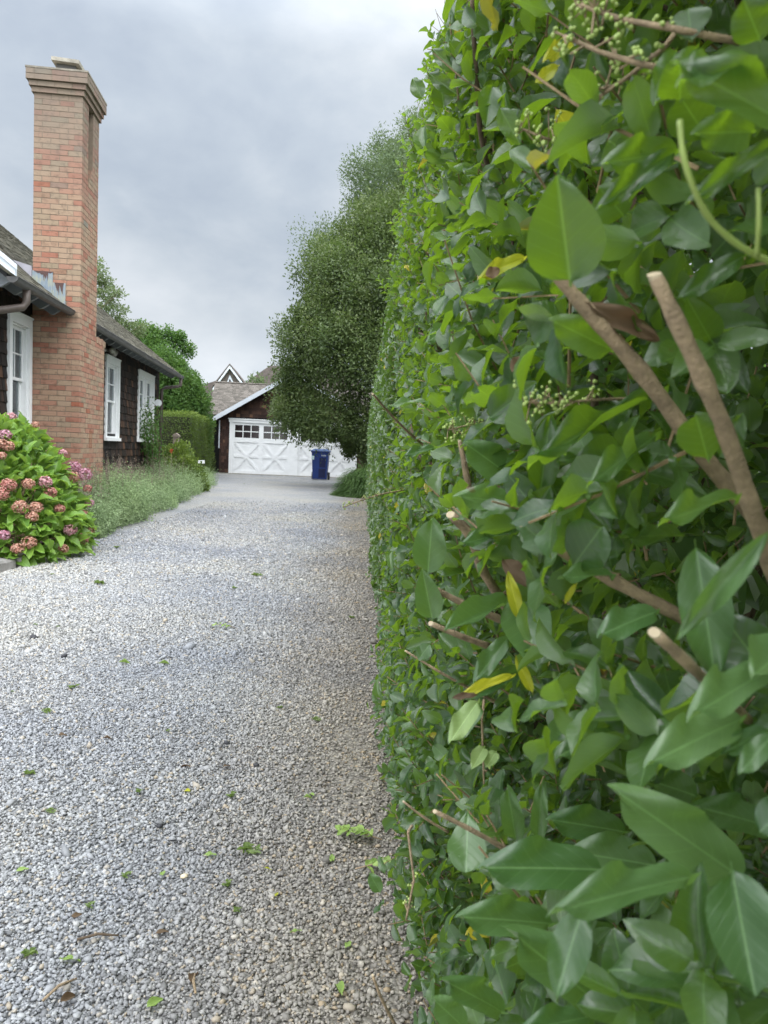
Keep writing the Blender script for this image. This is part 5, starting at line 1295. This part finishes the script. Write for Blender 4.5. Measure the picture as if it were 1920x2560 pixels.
# edging stones
STN = simple('edging_stone', (.22, .21, .20), .9, var=.35, scale=7, bump=.8, bscale=30)
edge = [(-3.62, 5.86), (-3.10, 6.15), (-3.02, 6.75), (-2.98, 7.35), (-3.05, 7.95), (-3.16, 8.5), (-3.24, 9.1), (-3.29, 9.75), (-3.33, 10.4), (-3.37, 11.1), (-3.41, 11.8), (-3.45, 12.5), (-3.49, 13.2), (-3.58, 14.1), (-3.72, 15.6), (-3.85, 17.1), (-3.97, 18.6), (-4.1, 20.1), (-4.22, 21.4), (-4.6, 22.6), (-5.2, 23.6), (-5.45, 26), (-5.6, 28)]
for i, ((x0, y0), (x1, y1)) in enumerate(zip(edge[:-1], edge[1:])):
    ln = math.hypot(x1-x0, y1-y0); ln = min(ln, .66)*.95; a = math.atan2(y1-y0, x1-x0); h = .10+.03*rs.random()
    n_ = 7; g = np.linspace(-1, 1, n_)
    C_, F_ = [], []
    prof = [(-.065, 0), (-.068, h*.8), (-.05, h), (.05, h*1.02), (.068, h*.8), (.066, 0)]
    V = []
    for t in g:
        sh = 1-.10*abs(t)**6
        for (pu, pz) in prof: V.append((t*ln/2, pu*sh+rs.normal(0, .003), pz*(sh if pz > h*.9 else 1)+rs.normal(0, .002)*(pz > 0)))
    k = len(prof); F_ = [(j*k+m_, j*k+m_+1, (j+1)*k+m_+1, (j+1)*k+m_) for j in range(n_-1) for m_ in range(k-1)]
    o = mk('edging_stone', V, [F_, [list(range(k))[::-1], [(n_-1)*k+m_ for m_ in range(k)]]], STN)
    o.location = ((x0+x1)/2, (y0+y1)/2, -.02); o.rotation_euler = (rs.normal(0, .02), rs.normal(0, .02), a+rs.normal(0, .03))
    tag(o, 'weathered grey edging stone between garden bed and gravel', 'edging stone', 'edging stones along the garden bed')

# small things in the bed: post, sign, orange lily
p = aty(440, 1125, 20.8); px_, py_ = p[0], 20.8
mb = MB(); mb.box(-.07, .07, -.07, .07, 0, 1.30); mb.prism([(-.09, 1.30), (.09, 1.30), (.09, 1.34), (0, 1.40), (-.09, 1.34)], 1, -.09, .09)
o = mb.build('wooden_post', simple('old_post', (.22, .18, .15), .9, var=.3, scale=14)); o.location = (px_, py_, 0); tag(o, 'short weathered wooden post behind the downspout at the cottage corner', 'post')
p = aty(500, 1155, 22.0); sg = empty('garden_sign', (p[0], 22.0, 0), R(8), label='small white sign on a dark stake near the clipped hedge', cat='sign')
z = p[2]; mb = MB(); mb.box(-.16, .13, -.01, .01, z-.045, z+.045, rot=roty(-.08)); sp_ = mb.build('plate', MT['white'], sg)
mb = MB()
for i, wd in enumerate((.03, .02, .025, .03, .018)): mb.box(-.11+i*.042, -.11+i*.042+wd, -.0125, -.0105, z-.014+.003*(i-2), z+.012+.003*(i-2))
mb.build('lettering', simple('grey_print', (.3, .3, .3), .6), sp_)
mb = MB(); mb.tube([(-.14, .012, 0), (-.14, .012, z+.03)], .008, 6); mb.build('stake', MT['gutter'], sg)
for px, py, y, lab, colr in ((473, 1140, 22.3, 'orange lily flower in front of the clipped hedge', (.75, .22, .01)), (428, 1127, 18.9, 'small red flower spike over the low lime shrub', (.45, .08, .03))):
    p = aty(px, py, y); fl_ = empty('lily', (p[0], y, 0), label=lab, cat='flower')
    mb = MB(); mb.tube([(0, 0, 0), (.02, 0, p[2]*.5), (0, 0, p[2])], .006, 5); mb.build('stem', MT['berry'], fl_)
    k = 12; D = nrm(rs.normal(size=(k, 3))+[0, -.3, .5]); V, F, U, _ = leaves(np.tile([0, 0, p[2]-.0], (k, 1))+rs.normal(0, .015, (k, 3)), D, rs.normal(size=(k, 3)), np.full(k, .085 if px > 450 else .05), np.full(k, .022 if px > 450 else .012), MI, rnd=rs)
    mk('petals', V, [F], simple('lily_petals', colr, .5, var=.25, scale=20), fl_)

# weeds and litter on the gravel
wpx = [(1450/1659*1000*0+90, 1562), (145, 1568), (205, 1690), (180, 1720), (30, 1730), (68, 1785), (115, 1780), (250, 1460), (275, 1520), (130, 1437), (290, 1370), (320, 1495), (585, 1473), (790, 1800), (870, 1320), (880, 1545), (850, 1555), (750, 1720), (575, 1992), (345, 1982), (205, 2050), (125, 2030), (75, 1935), (250, 2140), (315, 2195), (565, 2215), (580, 2250), (590, 2280), (620, 2130), (780, 2460), (75, 2385), (225, 2270), (625, 1325), (610, 1210), (655, 1205), (500, 1560), (640, 1440), (700, 1770), (120, 1650), (420, 1830)]
def weed(seed, big):
    r_ = np.random.default_rng(seed); n = 22 if big else 11
    a = r_.uniform(0, 6.28, n); D = np.stack([np.cos(a), np.sin(a), r_.uniform(.1, .9, n)], 1); P = r_.normal(0, .012 if big else .006, (n, 3)); P[:, 2] = .006
    NN = np.tile([0, 0, 1.], (n, 1))+r_.normal(0, .3, (n, 3)); L = r_.uniform(.012, .026, n)*(1.35 if big else 1)
    V, F, U, _ = leaves(P, D, NN, L, L*.26, MI, rnd=r_)
    return V, F
wsrc = []
wpx = [q for j_, q in enumerate(wpx) if j_ % 3 != 2]
for i, (px, py) in enumerate(wpx):
    p = gnd(px, py, .008)
    if i < 5:
        V, F = weed(300+i, i % 2 == 0); o = mk('weed', V, [F], MT['weed']); wsrc.append(o)
    else:
        o = wsrc[i % 5].copy(); COL.objects.link(o)
    s = (.35+.45*((i*37) % 11)/11)*(1.0 if p[1] < 6 else 1.7)
    o.location = p; o.rotation_euler = (0, 0, i*1.3); o.scale = (s, s, s)
    tag(o, 'small green weed sprouting through the gravel', 'weed', 'weeds in the gravel')
LG = MT['litter'] = leafmat('clipped_pale_leaf', (.20, .32, .07), (.30, .42, .12), (.35, .5, .1), tw=.25, rough=.5, veins=True)
for i, (px, py, a, k, s) in enumerate([(510, 2137, .2, 'g', 1), (40, 2178, .5, 'g', .9), (152, 2397, .1, 'g', 1.2), (367, 2518, .8, 'g', 1.1), (855, 2486, 2.0, 'g', 1.2), (865, 2370, 1.2, 'g', .9), (727, 2330, .4, 'g', .8), (828, 2153, 1.5, 'g', .9), (760, 1993, .2, 'g', .8), (785, 1988, 2.2, 'g', .8), (475, 1977, 2.6, 'y', .8), (660, 2170, .1, 'y', .6), (400, 2190-2, 1.1, 'g', .6), (478, 2456, 1.5, 'b', 1), (388, 2334, .3, 'b', .9), (178, 2290, .3, 'b', .7), (475, 1916, 2.5, 'b', 1.2), (145, 1838, .4, 'b', 1.1), (150, 2505, .9, 'b', 1), (260, 1845, .2, 'b', .8), (690, 2330-90, 1.5, 'y', .6), (1060/1.66, 1868, .3, 'b', .8), (560, 1897+20, 1, 'b', .9), (400, 1658, .3, 'g', 1.4), (300, 1658-3, .1, 'g', 1.5)]):
    p = gnd(px, py, .014); dd = np.array([[math.cos(a), math.sin(a), .05]]); mt = {'g': MT['litter'], 'y': MT['yleaf'], 'b': MT['bleaf']}[k]
    V, F, U, _ = leaves(np.zeros((1, 3)), dd, np.array([[rs.normal(0, .25), rs.normal(0, .25), 1.]]), np.array([.034*s]), np.array([.0085*s]), HI, rnd=rs)
    o = mk('fallen_leaf', V, [F], mt, uv=U, smooth=True); o.location = p
    tag(o, {'g': 'fallen pale green leaf lying on the gravel', 'y': 'fallen yellow leaf lying on the gravel', 'b': 'curled brown leaf lying on the gravel'}[k], 'leaf', {'g': 'green leaves on the gravel', 'y': 'yellow leaves on the gravel', 'b': 'brown leaves on the gravel'}[k])
for px, py, nl, ln, lab, az in ((930, 2100, 15, .10, 'pale green hedge clipping lying face up beside the hedge foot', 2.9), (915, 2175, 8, .07, 'smaller hedge clipping on bare soil just in front of the larger one', .2), (575, 1570, 8, .12, 'thin green clipping in the middle of the drive', 3.0)):
    p = gnd(px, py, .012); o = empty('hedge_clipping', p, az, label=lab, cat='clipping')
    r_ = np.random.default_rng(int(px)); B0 = np.zeros((1, 3)); t = np.repeat(np.linspace(0, 1, nl//2+1), 2)[:nl]; sg_ = np.tile([-1, 1], nl)[:nl]
    P = np.stack([t*ln, np.zeros(nl), .012+.01*np.sin(t*3)], 1); D = np.stack([.6+0*t, sg_*.9, r_.uniform(-.1, .3, nl)], 1); NN = np.tile([0, 0, 1.], (nl, 1))+r_.normal(0, .25, (nl, 3))
    L = r_.uniform(.026, .038, nl); V, F, U, _ = leaves(P, D, NN, L, L*.27, HI, rnd=r_); mk('leaves', V, [F], MT['litter'], o, uv=U, smooth=True)
    mb = MB(); mb.tube([(-.03, 0, .006), (ln*.5, 0, .018), (ln, 0, .012)], [.002, .0016, .001], 5); mb.build('twig', MT['stem'], o, smooth=True)
# dark stones and sticks lying about
for i, (px, py, s, lab) in enumerate([(567, 1857, .012, 'single black stone in the middle of the gravel'), (640, 1912, .011, 'black stone nearer the hedge than the other black one'), (85, 1592, .02, 'dark flat stone at the left of the drive'), (161, 1640, .02, 'dark flat stone left of centre on the drive'), (400, 2067-3, .011, 'dark grey pebble left of centre'), (461, 2190, .010, 'cream pebble in the middle of the near gravel')]):
    V, F = blobs(np.zeros((1, 3)), np.array([[s*1.2, s, s*.6]]), jit=.1); o = mk('stone', V, [F], simple('dark_stone', (.04, .04, .045) if i < 5 else (.7, .6, .42), .7), smooth=True); o.location = gnd(px, py, .012)
    tag(o, lab, 'stone')
for i, (px, py, a, ln, lab) in enumerate([(245, 2350, .2, .09, 'short dark stick lying in the near gravel'), (150, 2480, 1.0, .08, 'reddish stick at the bottom left of the gravel'), (488, 2465, 1.8, .06, 'small brown stick in the near gravel')]):
    mb = MB(); mb.tube([(-ln/2, 0, .006), (0, .004, .012), (ln/2, 0, .006)], [.0028, .0032, .002], 6); o = mb.build('stick', MT['bark'] if i == 0 else MT['stem'], smooth=True); o.location = gnd(px, py, .01); o.rotation_euler = (0, 0, a); tag(o, lab, 'stick')

# ------------------------------------------------------------------ house beyond the garage
p = aty(575, 1000, 62); dh = empty('distant_house', (p[0], 62, 0), R(4), label='far shingled house with white gables above the garage roof', cat='house')
GY = simple('far_shingles', (.12, .10, .09), .9, var=.3, scale=3); 
def lx(px, py, y=62): q = aty(px, py, y); return q[0]-p[0], q[2]
ax, az_ = lx(575, 914); bx_, bz = lx(540, 965); cx_, cz = lx(612, 965)
mb = MB(); mb.prism([(bx_, 0), (bx_, bz), (ax, az_), (cx_, cz), (cx_, 0)], 1, 0, 5); mb.box(-6, 14, 5.01, 13, 0, 5.0); mb.build('wall', GY, dh)
mb = MB()
t_ = .24
for (x0, z0, x1, z1) in ((bx_-.2, bz-.2, ax, az_), (cx_+.2, cz-.2, ax, az_)):
    mb.prism([(x0, z0-t_), (x0, z0), (x1, z1), (x1, z1-t_)] if x0 < x1 else [(x1, z1-t_), (x1, z1), (x0, z0), (x0, z0-t_)], 1, -.3, -.05)
i0 = .45
mb.prism([(bx_+i0*1.6, bz-.1), (ax, az_-i0*1.6), (cx_-i0*1.6, cz-.1)], 1, -.02, -.001)
mb.build('gable_trim', MT['whitebrd'], dh)
mb = MB(); mb.prism([(bx_+.9, bz+.1), (ax, az_-1.05), (cx_-.9, cz+.1)], 1, -.045, -.0205); mb.build('gable_window', MT['dkglass'], dh)
mb = MB(); 
for s, (ex, ez) in ((0, (bx_-.3, bz-.2)), (1, (cx_+.3, cz-.2))):
    mb.prism([(ex, ez+.005), (ex, ez+.12), (ax, az_+.14), (ax, az_+.005)] if s == 0 else [(ax, az_+.005), (ax, az_+.14), (ex, ez+.12), (ex, ez+.005)], 1, -.32, 6)
r1 = lx(552, 926); r2 = lx(580, 916)
a1 = lx(612, 930); a2 = lx(665, 893); a3 = lx(760, 893)
mb.prism([(a1[0]-2, 4.8), (a1[0], a1[1]), (a2[0], a2[1]), (a3[0]+4, a2[1]), (a3[0]+7, 4.8)], 1, 6.01, 12)
mb.prism([(-7, 4.5), (r1[0]-.2, r1[1]-.1), (r2[0], r2[1]-.25), (r2[0]+1, 4.5)], 1, 5.2, 6.0)
mb.build('roof', GY, dh)
mb = MB(); q0 = lx(540, 940); mb.prism([(q0[0]-.3, q0[1]-.35), (q0[0]-.3, q0[1]), (r2[0], r2[1]-.05), (r2[0], r2[1]-.35)], 1, 4.9, 5.19); mb.build('bargeboard', MT['whitebrd'], dh)
